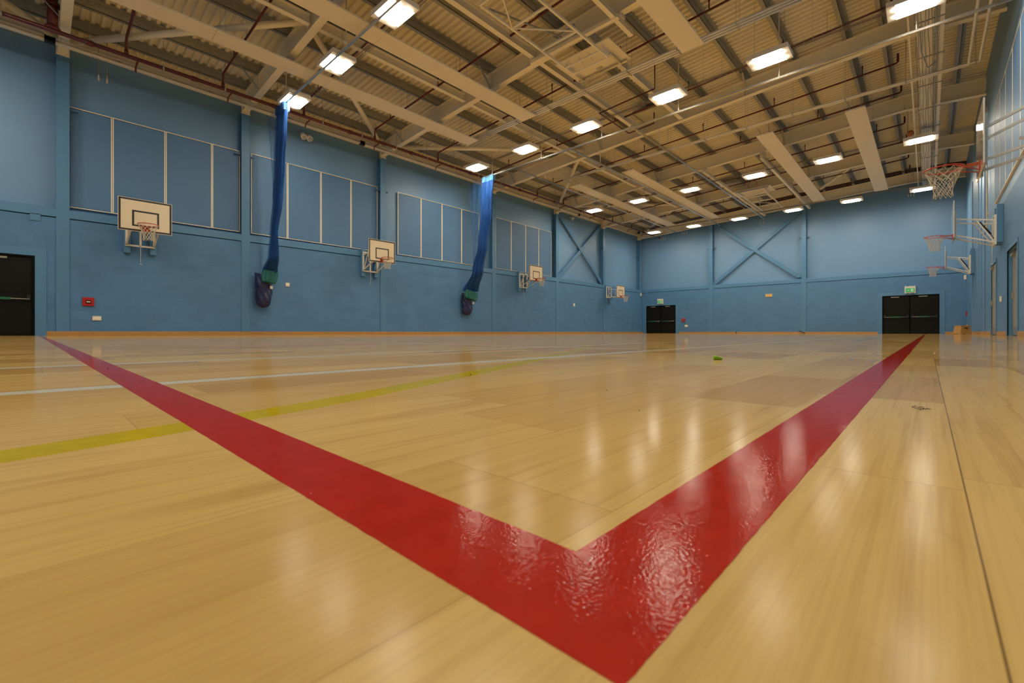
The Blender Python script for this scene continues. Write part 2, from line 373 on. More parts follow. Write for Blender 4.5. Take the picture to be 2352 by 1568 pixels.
# baseboards (bevelled beech)
def base(name, segs, axis, pos, sgn):
    b = MB()
    for a0, a1 in segs:
        if axis == 'y': b.box(pos, pos + sgn * .022, a0, a1, 0, .11)
        else: b.box(a0, a1, pos, pos + sgn * .022, 0, .11)
    struct(name, b, 'wood', bevel=.004)
base('baseboard_left', [(YF, DL[0] - .2), (.252, YB - .03)], 'y', XL, 1)
base('baseboard_back', [(XL + .03, -17.03), (-14.07, -2.17), (.69, XR - .03)], 'x', YB, -1)
base('baseboard_right', [(YF, 15.1), (17.2, 19.3), (21.2, YB - .03)], 'y', XR, -1)

# ---------------------------------------------------------------- doors
def leaf_pair(dn, w, h, mat, frame):
    """double door in local coords: x along the opening 0..w, wall face at y=0, room on -y"""
    d = empty(dn, label=None); d['kind'] = 'structure'
    fm = MB(); fm.box(-.215, 0, -.018, .02, 0, h + .2); fm.box(w, w + .215, -.018, .02, 0, h + .2); fm.box(0, w, -.018, .02, h, h + .2)
    fm.build('architrave', 'blue', d)
    MB().box(0, .045, .0, .12, 0, h).box(w - .045, w, 0, .12, 0, h).box(.045, w - .045, 0, .12, h - .045, h).box(.045, w - .045, .10, .13, 0, h - .045).build('door_frame', 'doorgap', d)
    lw = (w - .09 - .05) / 2
    for k in (0, 1):
        x0 = .045 + k * (lw + .05)
        lf = MB().box(x0 + .006, x0 + lw - .006, .035, .085, .01, h - .06).build('door_leaf', 'door', d)
        MB().box(x0 + .03, x0 + lw - .03, .028, .035, .05, .86).build('kick_panel', 'door', lf, .002)
        MB().box(x0 + .03, x0 + lw - .03, .028, .035, 1.12, h - .18).build('upper_panel', 'door', lf, .002)
        pb = MB().tube([(x0 + .05, -.03, .955), (x0 + lw - .05, -.03, .955)], .013, 10).build('push_bar', 'steel', lf)
        MB().box(x0 + .03, x0 + .1, -.04, .035, .92, 1.06).box(x0 + lw - .1, x0 + lw - .03, -.04, .035, .92, 1.06).each('bar_housing', 'gas', lf, .004)
        MB().box(x0 + lw * .27, x0 + lw * .68, -.047, -.042, .925, .985).build('bar_label', 'green', lf)
        MB().box(x0 + lw * .3, x0 + lw * .62, .012, .035, h - .12, h - .07).build('door_closer', 'grey', lf)
    return d
d = leaf_pair('door_1', DL[1] - DL[0], DL[2], 'door', 'blue'); d.location = (XL, DL[0], 0); d.rotation_euler = (0, 0, R(90))
d = leaf_pair('door_2', DB[0][1] - DB[0][0], 2.2, 'door', 'blue'); d.location = (DB[0][0], YB, 0)
d = leaf_pair('door_3', DB[1][1] - DB[1][0], 2.2, 'door', 'blue'); d.location = (DB[1][0], YB, 0)
def single(dn, y0, y1, h, glazed, dep=.01):
    d = empty(dn); d['kind'] = 'structure'; d.location = (XR, y1, 0); d.rotation_euler = (0, 0, R(-90))
    w = y1 - y0
    MB().box(-.08, 0, -.02, .02, 0, h + .08).box(w, w + .08, -.02, .02, 0, h + .08).box(0, w, -.02, .02, h, h + .08).build('architrave', 'blue', d)
    MB().box(0, .02, .02, dep + .12, 0, h).box(w - .02, w, .02, dep + .12, 0, h).box(.02, w - .02, .02, dep + .12, h - .02, h).build('door_frame', 'blue', d)
    lf = MB().box(.025, w - .025, dep, dep + .045, .01, h - .025).build('door_leaf', 'grey', d)
    MB().box(.06, w - .06, dep - .008, dep, .02, .22).build('kick_plate', 'steel', lf)
    if glazed:
        MB().box(w - .5, w - .22, dep - .012, dep, .3, 1.85).build('vision_panel', 'wood', lf, .004)
    MB().tube([(.2, dep - .04, 1.0), (.32, dep - .04, 1.0)], .01, 8).box(.17, .23, dep - .045, dep, .93, 1.1).build('door_handle', 'steel', lf)
    MB().box(.2, .5, dep - .06, dep, h - .15, h - .08).bar((.3, dep - .03, h - .06), (.6, dep - .02, h - .05), .02, .015).build('door_closer', 'grey', lf)
    return d
single('door_4', *DR[0], False, .01); single('door_5', *DR[1], True, .09)

# ================================================================== STEEL COLUMNS
def column(name, x, y, axis, zt, label, capz=7.6):
    """H section, outer flange flush with the blockwork"""
    t = empty(name, (x, y, 0), 0, label, 'column', 'blue steel columns standing in the walls')
    b = MB(); c = MB()
    if axis == 'x':
        b.box(.004, .02, -.13, .13, 0, capz); b.box(-.28, -.26, -.13, .13, 3.56, capz); b.box(-.26, .004, -.008, .008, 3.56, capz)
        c.box(.003, .021, -.131, .131, capz, zt); c.box(-.26, .003, -.009, .009, capz, zt); c.box(0.0, .03, -.14, .14, capz - .02, capz)
    else:
        b.box(-.13, .13, -.02, -.004, 0, capz); b.box(-.13, .13, .26, .28, 3.56, capz); b.box(-.008, .008, -.004, .26, 3.56, capz)
        c.box(-.131, .131, -.021, -.003, capz, zt); c.box(-.009, .009, -.003, .26, capz, zt)
    b.build('column_shaft', 'blue', t); c.build('column_head', 'cream' if axis == 'x' else 'blue', t)
    # stub bracket carried either side at 6.2 m
    s = MB()
    for k in ((-1, 1) if y != .56 else (1,)):
        if axis == 'x': s.box(-.2, -.06, k * .01, k * .3, 6.19, 6.21); s.bar((-.13, k * .01, 6.1), (-.13, k * .2, 6.19), .01, .02)
        else: s.box(k * .01, k * .32, .06, .2, 6.25, 6.27); s.bar((k * .01, .13, 6.14), (k * .2, .13, 6.25), .02, .01)
    s.each('stub_bracket', 'blue', t, k=2)
    return t
nm = ['nearest the red fire call point', 'behind the blue net with the twisted tail', 'beside the second wall-mounted backboard', 'behind the second blue net', 'left of the crossed wall bracing', 'right of the crossed wall bracing', 'in the far left corner']
for i, y in enumerate(LC):
    column('steel_column', XL, y, 'x', Zr(XL) + .45, 'blue steel column on the left wall, ' + nm[i])
for i, x in enumerate(BC):
    column('steel_column', x, YB, 'y', 8.0, 'blue steel column on the back wall, ' + ('left' if i == 0 else 'right') + ' end of the crossed bracing', 7.85)
# eaves trim along the head of the left wall
b = MB().box(XL - .3, XL - .18, YF, YB, 7.95, 8.06).box(XL - .42, XL - .3, YF, YB, 8.02, 8.62); struct('trim_%d' % tn, b, 'cream'); tn += 1

# crossed flat bracing
def brace(a0, a1, bx0, bx1, face, z):
    pass
for nmx, pts, lab in (('wall_bracing', [((XL - .12, 23.0, 7.66), (XL - .12, 28.15, 3.62)), ((XL - .15, 28.05, 7.7), (XL - .15, 22.95, 3.58))], 'crossed blue flat steel bracing on the left wall near the far corner'),
                      ('wall_bracing', [((-11.5, YB + .12, 7.95), (-6.14, YB + .12, 3.7)), ((-6.1, YB + .15, 7.98), (-11.5, YB + .15, 3.62))], 'crossed blue flat steel bracing on the back wall between two columns')):
    t = empty(nmx, (0, 0, 0), 0, lab, 'bracing')
    for a, c in pts:
        u = (1, 0, 0) if abs(a[0] - c[0]) < .1 else (0, 1, 0)
        MB().bar(a, c, .22, .06, u).build('brace_strap', 'blue', t)
    for a, c in pts:
        q = c; g = MB()
        if abs(a[0] - c[0]) < .1: g.box(q[0] - .042, q[0] + .042, q[1] - .16, q[1] + .16, q[2] - .05, q[2] + .2)
        else: g.box(q[0] - .14, q[0] + .14, q[1] - .042, q[1] + .042, q[2] - .05, q[2] + .2)
        g.build('gusset_plate', 'blue', t, .01)

# ================================================================== ROOF STEEL
def ibeam(b, a, c, d, w, tf=.018, tw=.012):
    """bottom flange underside follows a->c; depth d upwards"""
    a = Vector(a); c = Vector(c); z = Vector((0, 0, 1))
    b.bar(a + z * tf / 2, c + z * tf / 2, w, tf); b.bar(a + z * (d - tf / 2), c + z * (d - tf / 2), w, tf); b.bar(a + z * d / 2, c + z * d / 2, tw, d - 2 * tf)
RY = [YF + .15] + LC[:6] + [33.85]
rl = ['behind the camera end', 'nearest', 'second nearest', 'third nearest', 'fourth nearest', 'fifth nearest', 'sixth nearest', 'against the back wall']
for i, y in enumerate(RY):
    t = empty('roof_rafter', (0, y, 0), 0, 'cream steel roof rafter across the hall, ' + rl[i] + '', 'beam', 'cream roof rafters')
    b = MB(); ibeam(b, (XL + .03, 0, Zr(XL)), (-.65, 0, Zr(-.65)), .56, .2 if i < 7 else .24); b.build('rafter_section', 'cream', t)
    b = MB(); ibeam(b, (-.65, 0, Zr(-.65)), (XR - .01, 0, Zr(XR)), .56, .2 if i < 7 else .24); b.build('ridge_section', 'cream', t)
    b = MB()
    for x in (-15.6, -10.5, -4.7):
        b.box(x - .01, x + .01, -.1, .1, Zr(x) + .02, Zr(x) + .54)
    b.each('stiffener', 'cream', t)
    b = MB()
    if 0 < i < 7:
        for x in (-15.6, -10.5, -4.66): b.bar((x + .05, -.62, Zr(x) + .57), (x + .05, -.09, Zr(x) + .02), .06, .012)
        b.each('fly_brace', 'galv', t)
PX = [-16.78, -15.6, -13.2, -11.9, -10.5, -9.25, -7.75, -6.15, -4.66, -3.22, -1.8, -.95, .75]
def purlin(x, i):
    z0 = Zr(x) + .56; b = MB()
    for yy0, yy1 in [(RY[k], RY[k + 1]) for k in range(7)]:
        b.box(x - .006, x + .006, yy0 + .01, yy1 - .01, z0, z0 + .235)
        b.box(x - .1, x + .006, yy0 + .01, yy1 - .01, z0, z0 + .012); b.box(x - .006, x + .1, yy0 + .01, yy1 - .01, z0 + .223, z0 + .235)
        b.box(x - .112, x - .1, yy0 + .01, yy1 - .01, z0, z0 + .03)
    tag(b.build('roof_purlin', 'galv'), 'galvanised steel purlin under the roof deck, ' + ORD[i] + ' counting from the left wall', 'purlin', 'galvanised purlins under the roof deck')
for i, x in enumerate(PX): purlin(x, i)
# longitudinal cream beams between rafters
for x, y0, y1, dz, lab in ((-8.5, .66, 17.0, 0, 'cream steel beam running lengthwise beside the folded basketball frame'),
                           (-6.9, 10.35, 17.0, 0, 'cream steel beam running lengthwise behind the folded white backboard'),
                           (-11.75, .66, 28.2, .08, 'long cream tie beam running lengthwise above the second radiant panel row')):
    t = MB(); segs = [y0] + [q for q in RY if y0 + .3 < q < y1 - .3] + [y1]
    for k in range(len(segs) - 1):
        ibeam(t, (x, segs[k] + .11, Zr(x) + dz + .02), (x, segs[k + 1] - .11, Zr(x) + dz + .02), .26, .15)
    tag(t.build('tie_beam', 'cream'), lab, 'beam')
# tubular wind bracing zig-zagging near the left eaves
zig = [(-17.0, .75), (-11.9, 4.9), (-17.0, 10.15), (-11.4, 16.85), (-17.0, 22.5), (-11.6, 28.1), (-17.0, 33.6)]
zl = ['nearest, rising from the first column', 'second, dropping behind the twisted net', 'third, above the second net', 'fourth, above the third backboard', 'fifth', 'sixth, ending in the far left corner']
def brace_tube(a, c, lab, r=.085):
    A = Vector((a[0], a[1], Zr(a[0]) + .28)); C = Vector((c[0], c[1], Zr(c[0]) + .28)); d = (C - A).normalized()
    t = empty('brace_tube', tuple(A), 0, lab, 'bracing', 'cream tubular roof bracing'); 
    MB().tube([(0, 0, 0) , C - A], r, 14).build('tube', 'cream', t)
    MB().bar(-d * .02, d * .3, .012, .2).bar((C - A) - d * .3, (C - A) + d * .02, .012, .2).each('end_plate', 'cream', t)
for i in range(6): brace_tube(zig[i], zig[i + 1], 'cream round steel roof brace near the left eaves, ' + zl[i])
brace_tube((-17.0, .4), (-12.5, -4.6), 'cream round steel roof brace at the top left, beside the thick red riser')
brace_tube((-5.7, 33.6), (-2.6, 28.45), 'cream round steel roof brace near the back wall, right of the folded basketball frame')
# dark sheet at the deck end, its colour standing for shade in the open gap
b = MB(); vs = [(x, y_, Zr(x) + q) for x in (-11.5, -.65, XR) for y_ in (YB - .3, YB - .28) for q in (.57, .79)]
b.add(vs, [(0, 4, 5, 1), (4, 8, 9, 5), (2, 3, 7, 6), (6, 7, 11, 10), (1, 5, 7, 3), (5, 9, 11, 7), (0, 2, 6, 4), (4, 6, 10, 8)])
struct('trim_%d' % tn, b, 'voidtone'); tn += 1
# slatted roof vents
for x, y, lab in ((-7.7, 16.35, 'slatted grey roof vent beside the middle lights'), (-8.3, 27.3, 'slatted grey roof vent above the far folded goal')):
    t = empty('roof_vent', (x, y, Zr(x) + .35), 0, lab, 'vent')
    MB().box(-.68, .68, -.5, -.46, 0, .12).box(-.68, .68, .46, .5, 0, .12).box(-.68, -.64, -.46, .46, 0, .12).box(.64, .68, -.46, .46, 0, .12).build('vent_frame', 'galv', t)
    b = MB()
    for k in range(26): b.box(-.635 + k * .05, -.61 + k * .05, -.46, .46, .02, .05)
    b.build('louvre', 'cream', t)
    MB().box(-.64, .64, -.46, .46, .10, .12).build('vent_backing', 'voidtone', t)
    for q in (-.5, .5): MB().bar((q, 0, .12), (q, 0, Zr(x + q) + .799 - Zr(x) - .35), .02, .02).build('vent_rod', 'galv', t)

# ================================================================== HIGH BAY LIGHTS
def lamp():
    t = empty('high_bay_light', (0, 0, 0), 0, 'x', 'light', 'high bay lights in rows below the rafters')
    h = MB(); W, D = .50, .33
    h.box(-W, W, -D, D, .06, .12); h.box(-W, W, -D, -D + .02, 0, .06); h.box(-W, W, D - .02, D, 0, .06); h.box(-W, -W + .16, -D + .02, D - .02, 0, .06); h.box(W - .16, W, -D + .02, D - .02, 0, .06)
    h.build('lamp_housing', 'white', t, .006)
    for sy in (-1, 1):
        m = MB(); n = 12; r = .145
        vs = [(xx, sy * .152 + r * math.cos(math.pi * k / n), .055 - .085 * math.sin(math.pi * k / n)) for xx in (-W + .165, W - .165) for k in range(n + 1)]
        m.add(vs, [(k, k + 1, n + 2 + k, n + 1 + k) for k in range(n)] + [tuple(range(n + 1))[::-1], tuple(range(n + 1, 2 * n + 2))] + [(0, n + 1, 2 * n + 1, n)])
        m.build('diffuser', 'lamp', t)
    return t
P = lamp(); first = True
rowl = ['in the row behind the camera', 'in the nearest row', 'in the second row', 'in the third row', 'in the row by the back wall']
for j, y in enumerate(LY):
    for i, x in enumerate(LX):
        lab = 'white high bay light ' + rowl[j] + ', ' + ORD[i] + ' from the left wall'
        o = P if first else copy_tree(P, label=lab); first = False
        o['label'] = lab; o.location = (x, y, 7.5 - .06)
        top = Zr(x) + .8 - (7.44 + .12)
        s = MB()
        for q in (-.36, .36): s.tube([(q, 0, .12), (q, 0, Zr(x + q) + .799 - 7.44)], .004, 4)
        s.each('suspension_wire', 'galv', o)
# wire basket trays that feed the rows
for j, y in enumerate(LY[1:]):
    b = MB(); yy = y + .5
    for dy, dz in ((-.1, 0), (-.035, 0), (.035, 0), (.1, 0), (-.1, .06), (.1, .06)): b.bar((-14.6, yy + dy, 7.78 + dz), (0, yy + dy, 7.78 + dz), .006, .006)
    k = -14.6
    while k < 0:
        b.bar((k, yy - .1, 7.78), (k, yy + .1, 7.78), .005, .005); b.bar((k, yy - .1, 7.78), (k, yy - .1, 7.86), .005, .005); b.bar((k, yy + .1, 7.78), (k, yy + .1, 7.86), .005, .005); k += .2
    t = b.build('cable_basket', 'galv'); tag(t, 'wire basket cable tray along the ' + ['nearest', 'second', 'third', 'last'][j] + ' row of lights', 'cable tray', 'wire basket trays')
    b = MB()
    for q in range(3):
        pts = [(-14.5 + k * .5, yy + (q - 1) * .04 + random.uniform(-.01, .01), 7.79 + random.uniform(0, .01)) for k in range(29)]
        b.tube(pts, .006, 4)
    b.build('cable', 'redpipe', t)
    b = MB()
    for x in LX[::1]: b.bar((x + .9, yy, 7.8), (x + .9, yy, Zr(x) + .75), .004, .004)
    b.each('hanger', 'galv', t)

# ================================================================== RADIANT PANELS
RX = [(-13.25, .62), (-10.28, .62), (-4.55, .58), (-1.8, .56)]
rn = ['first', 'second', 'third', 'fourth']
for far in (0, 1):
    y0, y1 = ((.2, 11.93), (18.95, 30.7))[far]
    for i, (x, wd) in enumerate(RX):
        t = empty('radiant_panel', (x, y0, 7.6), 0, 'long flat cream radiant ceiling panel in the ' + ('far' if far else 'near') + ' set, ' + rn[i] + ' from the left wall', 'heater', 'radiant ceiling panels')
        L = y1 - y0; ns = 4
        for k in range(ns): MB().box(-wd / 2, wd / 2, k * L / ns + .002, (k + 1) * L / ns - .002, 0, .045).build('panel_section', 'radiant', t, .004)
        b = MB()
        for q in (-.2, 0, .2): b.tube([(q, 0, .06), (q, L, .06)], .016, 6)
        b.each('heating_pipe', 'galv', t)
        b = MB()
        for k in range(5):
            yy = .4 + k * (L - .8) / 4
            for q in (-.24, .24): b.bar((q, yy, .04), (q, yy, Zr(x) + .75 - 7.6), .005, .005)
        b.each('drop_rod', 'galv', t)
        b = MB(); yy = L + .0 if not far else 0; s = 1 if not far else -1
        for q in (-.15, .15): b.tube([(q, yy - s * .1, .08), (q, yy, .15), (q * 1.2, yy + s * .2, .2), (q * 1.3, yy + s * .3, .19)], .014, 6)
        b.each('flexible_hose', 'galv', t)
# pipes across the hall feeding them
def pipes(y, x0, x1, zz, n, lab, drop=None):
    t = empty('heating_pipes', (0, y, zz), 0, lab, 'pipe')
    for q in range(n):
        yy = (q - (n - 1) / 2) * .11
        pts = [(x0, yy, 0), (x1 - q * .22, yy, 0)]
        if drop: pts += [(x1 - q * .22 + .03, yy - .03, 0), (x1 - q * .22 + .03, -drop, 0)]
        MB().tube(pts, .034, 10).build('pipe', 'white', t)
    b = MB()
    k = x0 + 1
    while k < x1:
        b.bar((k, -.16, -.045), (k, .16, -.045), .03, .012); b.bar((k, -.15, -.04), (k, -.15, Zr(k) + .7 - zz), .006, .006); b.bar((k, .15, -.04), (k, .15, Zr(k) + .7 - zz), .006, .006); k += 1.5
    b.each('pipe_hanger', 'galv', t)
    return t
pipes(12.1, -13.5, -1.2, 7.82, 3, 'three parallel cream heating pipes crossing the hall behind the near radiant panels')
pipes(18.35, -13.5, 1.05, 7.80, 2, 'pair of cream heating pipes crossing the hall before the far radiant panels', drop=11)

# ================================================================== CURTAIN TRACKS
def track(a, b_, lab, drops, w=.06, parent=None, twin=0):
    t = empty('curtain_track', a, 0, lab, 'track'); d = Vector(b_) - Vector(a)
    m = MB().bar((0, 0, 0), d, w, .055); m.build('track_rail', 'alu', t)
    m = MB(); n = d.normalized(); L = d.length; k = .8
    if abs(d.x) > .1:
        while k < L:
            p = n * k; x = a[0] + p.x
            m.bar((p.x, p.y, .03), (p.x, p.y, Zr(x) - a[2] + .799), .025, .025); k += drops
    else:
        for q in RY:
            if a[1] < q < b_[1]: m.bar((0, q - a[1], .03), (0, q - a[1], Zr(a[0]) - a[2]), .025, .025)
    m.each('track_hanger', 'white', t)
    return t
track((-15.75, 5.5, 7.42), (.9, 5.5, 7.42), 'grey curtain track across the hall carrying the twisted blue net, passing the nearest lights', 4.0)
track((-15.5, 14.45, 7.33), (1.4, 14.5, 7.33), 'long shiny aluminium curtain track crossing the whole hall above the second net', 2.9)
for i, x in enumerate((-13.67, -10.55, -7.81)):
    track((x, 14.7, 7.5), (x, 32.45, 7.5), 'thin grey track running lengthwise down the far half, ' + ORD[i] + ' from the left wall', 3.9)

# ================================================================== BLUE DIVIDING NETS
def divider(y, rows, thin, skirt, bag, lab, lab2, ph, ry=.27):
    t = empty('divider_net', (0, y, 0), 0, lab, 'net')
    rnd = random.Random(int(y * 10))
    def interp(z, c):
        for i in range(len(rows) - 1):
            a, b = rows[i], rows[i + 1]
            if b[0] <= z <= a[0]:
                u = (a[0] - z) / (a[0] - b[0]); u = u * u * (3 - 2 * u); return a[c] + (b[c] - a[c]) * u
        return rows[-1][c]
    for lay in range(3):
        mb = MB(); mb.uv = []; nu, nv = 96, 70; zt, zb = rows[0][0], rows[-1][0]
        f0 = 9 + lay * 2.3; p0 = rnd.uniform(0, 6)
        for j in range(nv + 1):
            z = zt + (zb - zt) * j / nv; A = Vector((interp(z, 1), interp(z, 2) - y)); B = Vector((interp(z, 3), interp(z, 4) - y)); dp = interp(z, 5); dr = (B - A); nn = Vector((-dr.y, dr.x)).normalized()
            for i in range(nu + 1):
                u = i / nu; tw = ph * j / nv
                fold = math.sin(u * f0 * 2 * math.pi + p0 + tw * 3 + .6 * math.sin(j * .13)) * .5 + .35 * math.sin(u * f0 * 4.7 + p0 * 2 + j * .05)
                yy = (lay - 1) * dp * .35 + fold * dp * .45
                p = A + dr * u + nn * yy; mb.v.append((p.x + .012 * math.sin(u * 40 + j * .2), p.y, z)); mb.uv.append((u * 3.2 + lay * .013, z + lay * .01))
        for j in range(nv):
            for i in range(nu):
                a = j * (nu + 1) + i; mb.f.append((a, a + 1, a + nu + 2, a + nu + 1)); mb.sm.append(True)
        mb.build('net_layer', 'net', t)
    # single loose layer hooked towards the wall
    mb = MB(); mb.uv = []; nu, nv = 24, 30
    for j in range(nv + 1):
        v = j / nv; z = thin[0] + (thin[1] - thin[0]) * v
        xa = thin[2] + (thin[3] - thin[2]) * v; xb = thin[4] + (thin[5] - thin[4]) * v
        for i in range(nu + 1):
            u = i / nu; sag = -.28 * math.sin(math.pi * ((u * 2) % 1)) * (1 - v) ** 6
            mb.v.append((xa + (xb - xa) * u, .03 * math.sin(u * 14 + v), z + sag)); mb.uv.append((u * 1.1, z))
    for j in range(nv):
        for i in range(nu):
            a = j * (nu + 1) + i; mb.f.append((a, a + 1, a + nu + 2, a + nu + 1)); mb.sm.append(True)
    mb.build('loose_net', 'netthin', t)
    # heading tape
    mb = MB(); nu = 60
    for j in range(3):
        for i in range(nu + 1):
            u = i / nu; mb.v.append((rows[0][1] + (rows[0][3] - rows[0][1]) * u, .1 * math.sin(u * 62) * (1 + .2 * math.sin(u * 9)), rows[0][0] + .02 - j * .13))
    for j in range(2):
        for i in range(nu):
            a = j * (nu + 1) + i; mb.f.append((a, a + 1, a + nu + 2, a + nu + 1)); mb.sm.append(True)
    mb.build('heading_tape', 'nethead' if y > 10 else 'nethead_dim', t)
    # skirt: pleated ring of green cloth
    mb = MB(); nu, nv = 72, 8; (sx, sy, sz0, sz1, tilt) = skirt
    for j in range(nv + 1):
        v = j / nv
        for i in range(nu):
            a = 2 * math.pi * i / nu; r = .27 * (1.0 + .1 * math.sin(a * 9) - .12 * v + .12 * math.sin(v * 3.14))
            mb.v.append((sx + .14 * (1 + .2 * math.sin(a * 9)) * math.cos(a) * (1 - .2 * v), sy - y + ry * r / .27 * math.sin(a) - v * .06, sz1 + (sz0 - sz1) * v + tilt * math.sin(a)))
    for j in range(nv):
        for i in range(nu):
            mb.f.append((j * nu + i, j * nu + (i + 1) % nu, (j + 1) * nu + (i + 1) % nu, (j + 1) * nu + i)); mb.sm.append(True)
    mb.f.append(tuple(nv * nu + i for i in range(nu))); mb.sm.append(False)
    mb.build('net_skirt', 'skirt', t)
    # storage bag hanging on the wall
    (by0, by1, bz0, bz1, lean) = bag; o = MB(); nu, nv = 48, 30; bxc = XL + .24
    for j in range(nv + 1):
        v = j / nv; prof = (1 - .10 * v) * math.sqrt(max(.0, 1 - max(0, (v - .74) / .265) ** 2)) if v > .74 else 1 - .10 * v
        for i in range(nu):
            a = 2 * math.pi * i / nu; wr = 1 + .05 * math.sin(3 * a + v * 9) + .04 * math.sin(7 * a - v * 17) + .03 * math.sin(11 * v + 2 * a)
            hw = (by1 - by0) / 2 * prof * wr
            o.v.append((bxc + .2 * prof * wr * math.cos(a), (by0 + by1) / 2 - y + lean * v + hw * math.sin(a), bz1 + (bz0 - bz1) * v - .12 * (1 - v) * math.sin(a)))
    for j in range(nv):
        for i in range(nu):
            o.f.append((j * nu + i, j * nu + (i + 1) % nu, (j + 1) * nu + (i + 1) % nu, (j + 1) * nu + i)); o.sm.append(True)
    bt = empty('storage_bag', (0, y, 0), 0, lab2, 'bag')
    o.build('bag_body', 'bag', bt)
    MB().box(bxc + .18, bxc + .22, by1 - y - .12, by1 - y - .03, bz1 - .42, bz1 - .32).build('bag_tag', 'plastic', bt)
divider(5.5, [(7.40, -15.66, 5.5, -14.9, 5.5, .08), (6.6, -15.78, 5.5, -14.98, 5.5, .08), (5.4, -15.9, 5.5, -15.14, 5.5, .08), (4.45, -16.0, 5.5, -15.32, 5.5, .08), (3.35, -16.25, 5.5, -15.74, 5.5, .08), (2.65, -16.4, 5.48, -15.9, 5.6, .08), (2.15, -16.78, 5.38, -16.66, 5.85, .16)],
        (7.6, 4.6, -16.66, -16.05, -15.74, -15.95), (-16.7, 5.63, 1.80, 2.2, -.03), (5.22, 5.75, .94, 2.02, .0),
        'tall blue divider net gathered in a thin twisted tail, nearer the camera', 'dark navy storage bag holding the end of the nearer twisted net', 1.5, .23)
divider(14.5, [(7.35, -15.38, 14.47, -14.62, 14.47, .08), (5.8, -15.5, 14.5, -14.82, 14.5, .08), (4.25, -15.7, 14.5, -15.09, 14.5, .08), (3.0, -16.12, 14.5, -15.46, 14.58, .08), (2.12, -16.8, 14.5, -16.66, 15.35, .16)],
        (7.45, 3.4, -16.4, -16.05, -15.4, -15.98), (-16.7, 14.97, 1.72, 2.12, -.08), (14.58, 15.2, .93, 1.92, .0),
        'wide bright blue divider net hanging from the long shiny track', 'dark navy storage bag holding the end of the farther bright blue net', .3, .38)

# ================================================================== WALL PANELS
def wall_panels(y0, div, y1, z0, z1, lab, x=XL - .2, sg=1, pr=.012, thin=False):
    t = empty('wall_panel', (x, y0, z0), 0, lab, 'wall panel', 'blue wall panels with cream framing')
    W = y1 - y0; Hh = z1 - z0; ed = [0] + [d - y0 for d in div] + [W]
    for k in range(len(ed) - 1): MB().box(-.04 * sg, 0, ed[k] + .012, ed[k + 1] - .012, .012, Hh - .012).build('panel_board', 'panel', t, .003)
    b = MB(); f = .022
    b.box(-.05 * sg, pr * sg, -f, 0, -f, Hh + f); b.box(-.05 * sg, pr * sg, W, W + f, -f, Hh + f); b.box(-.05 * sg, pr * sg, 0, W, -f, 0); b.box(-.05 * sg, pr * sg, 0, W, Hh, Hh + f)
    b.build('panel_frame', 'cream', t)
    for d in ed[1:-1]:
        if thin: MB().box(-.045 * sg, .006 * sg, d - .02, d + .02, 0, Hh).build('divider_strip', 'cream', t); continue
        MB().box(-.045 * sg, .012 * sg, d - .032, d - .01, 0, Hh).box(-.045 * sg, .012 * sg, d + .01, d + .032, 0, Hh).build('divider_strip', 'cream', t); MB().box(-.045 * sg, .003 * sg, d - .01, d + .01, 0, Hh).build('divider_groove', 'galv', t)
    b = MB()
    for yy in (.3, W - .3): b.box(-.1 * sg, -.05 * sg, yy - .03, yy + .03, .2, .3).box(-.1 * sg, -.05 * sg, yy - .03, yy + .03, Hh - .3, Hh - .2)
    b.each('panel_standoff', 'blue', t)
wall_panels(.70, [1.583, 2.823, 4.061], 4.86, 3.57, 6.32, 'cream framed blue wall panel in the bay above the nearest left backboard')
wall_panels(5.25, [6.452, 7.696, 8.94], 10.13, 3.58, 6.345, 'cream framed blue wall panel in the bay behind the twisted net')
wall_panels(11.19, [12.418, 13.65, 14.904], 16.1, 3.6, 6.345, 'cream framed blue wall panel in the bay left of the wide bright net')
wall_panels(17.38, [18.61, 19.853, 21.063], 22.31, 3.62, 6.39, 'cream framed blue wall panel in the bay above the third left backboard')
wall_panels(10.7, [11.94, 13.18, 14.42, 15.658, 16.923, 18.135], 19.42, 3.9, 6.77, 'cream framed blue wall panel on the right wall above the doors', x=XR - .045, sg=-1, pr=.006, thin=True)
tag(MB().tube([(XR - .06, 21.65, 3.5), (XR - .06, 21.65, 7.6)], .025, 10).box(XR - .06, XR, 21.6, 21.7, 4, 4.05).box(XR - .06, XR, 21.6, 21.7, 6.5, 6.55).build('conduit', 'cream'), 'vertical cream conduit high on the right wall beyond the framed panels', 'pipe')
for i, y in enumerate((23.07, 24.5, 25.8, 29.0)):
    struct('trim_%d' % tn, MB().box(XR - .03, XR, y - .03, y + .03, .135, 6.9), 'clad'); tn += 1

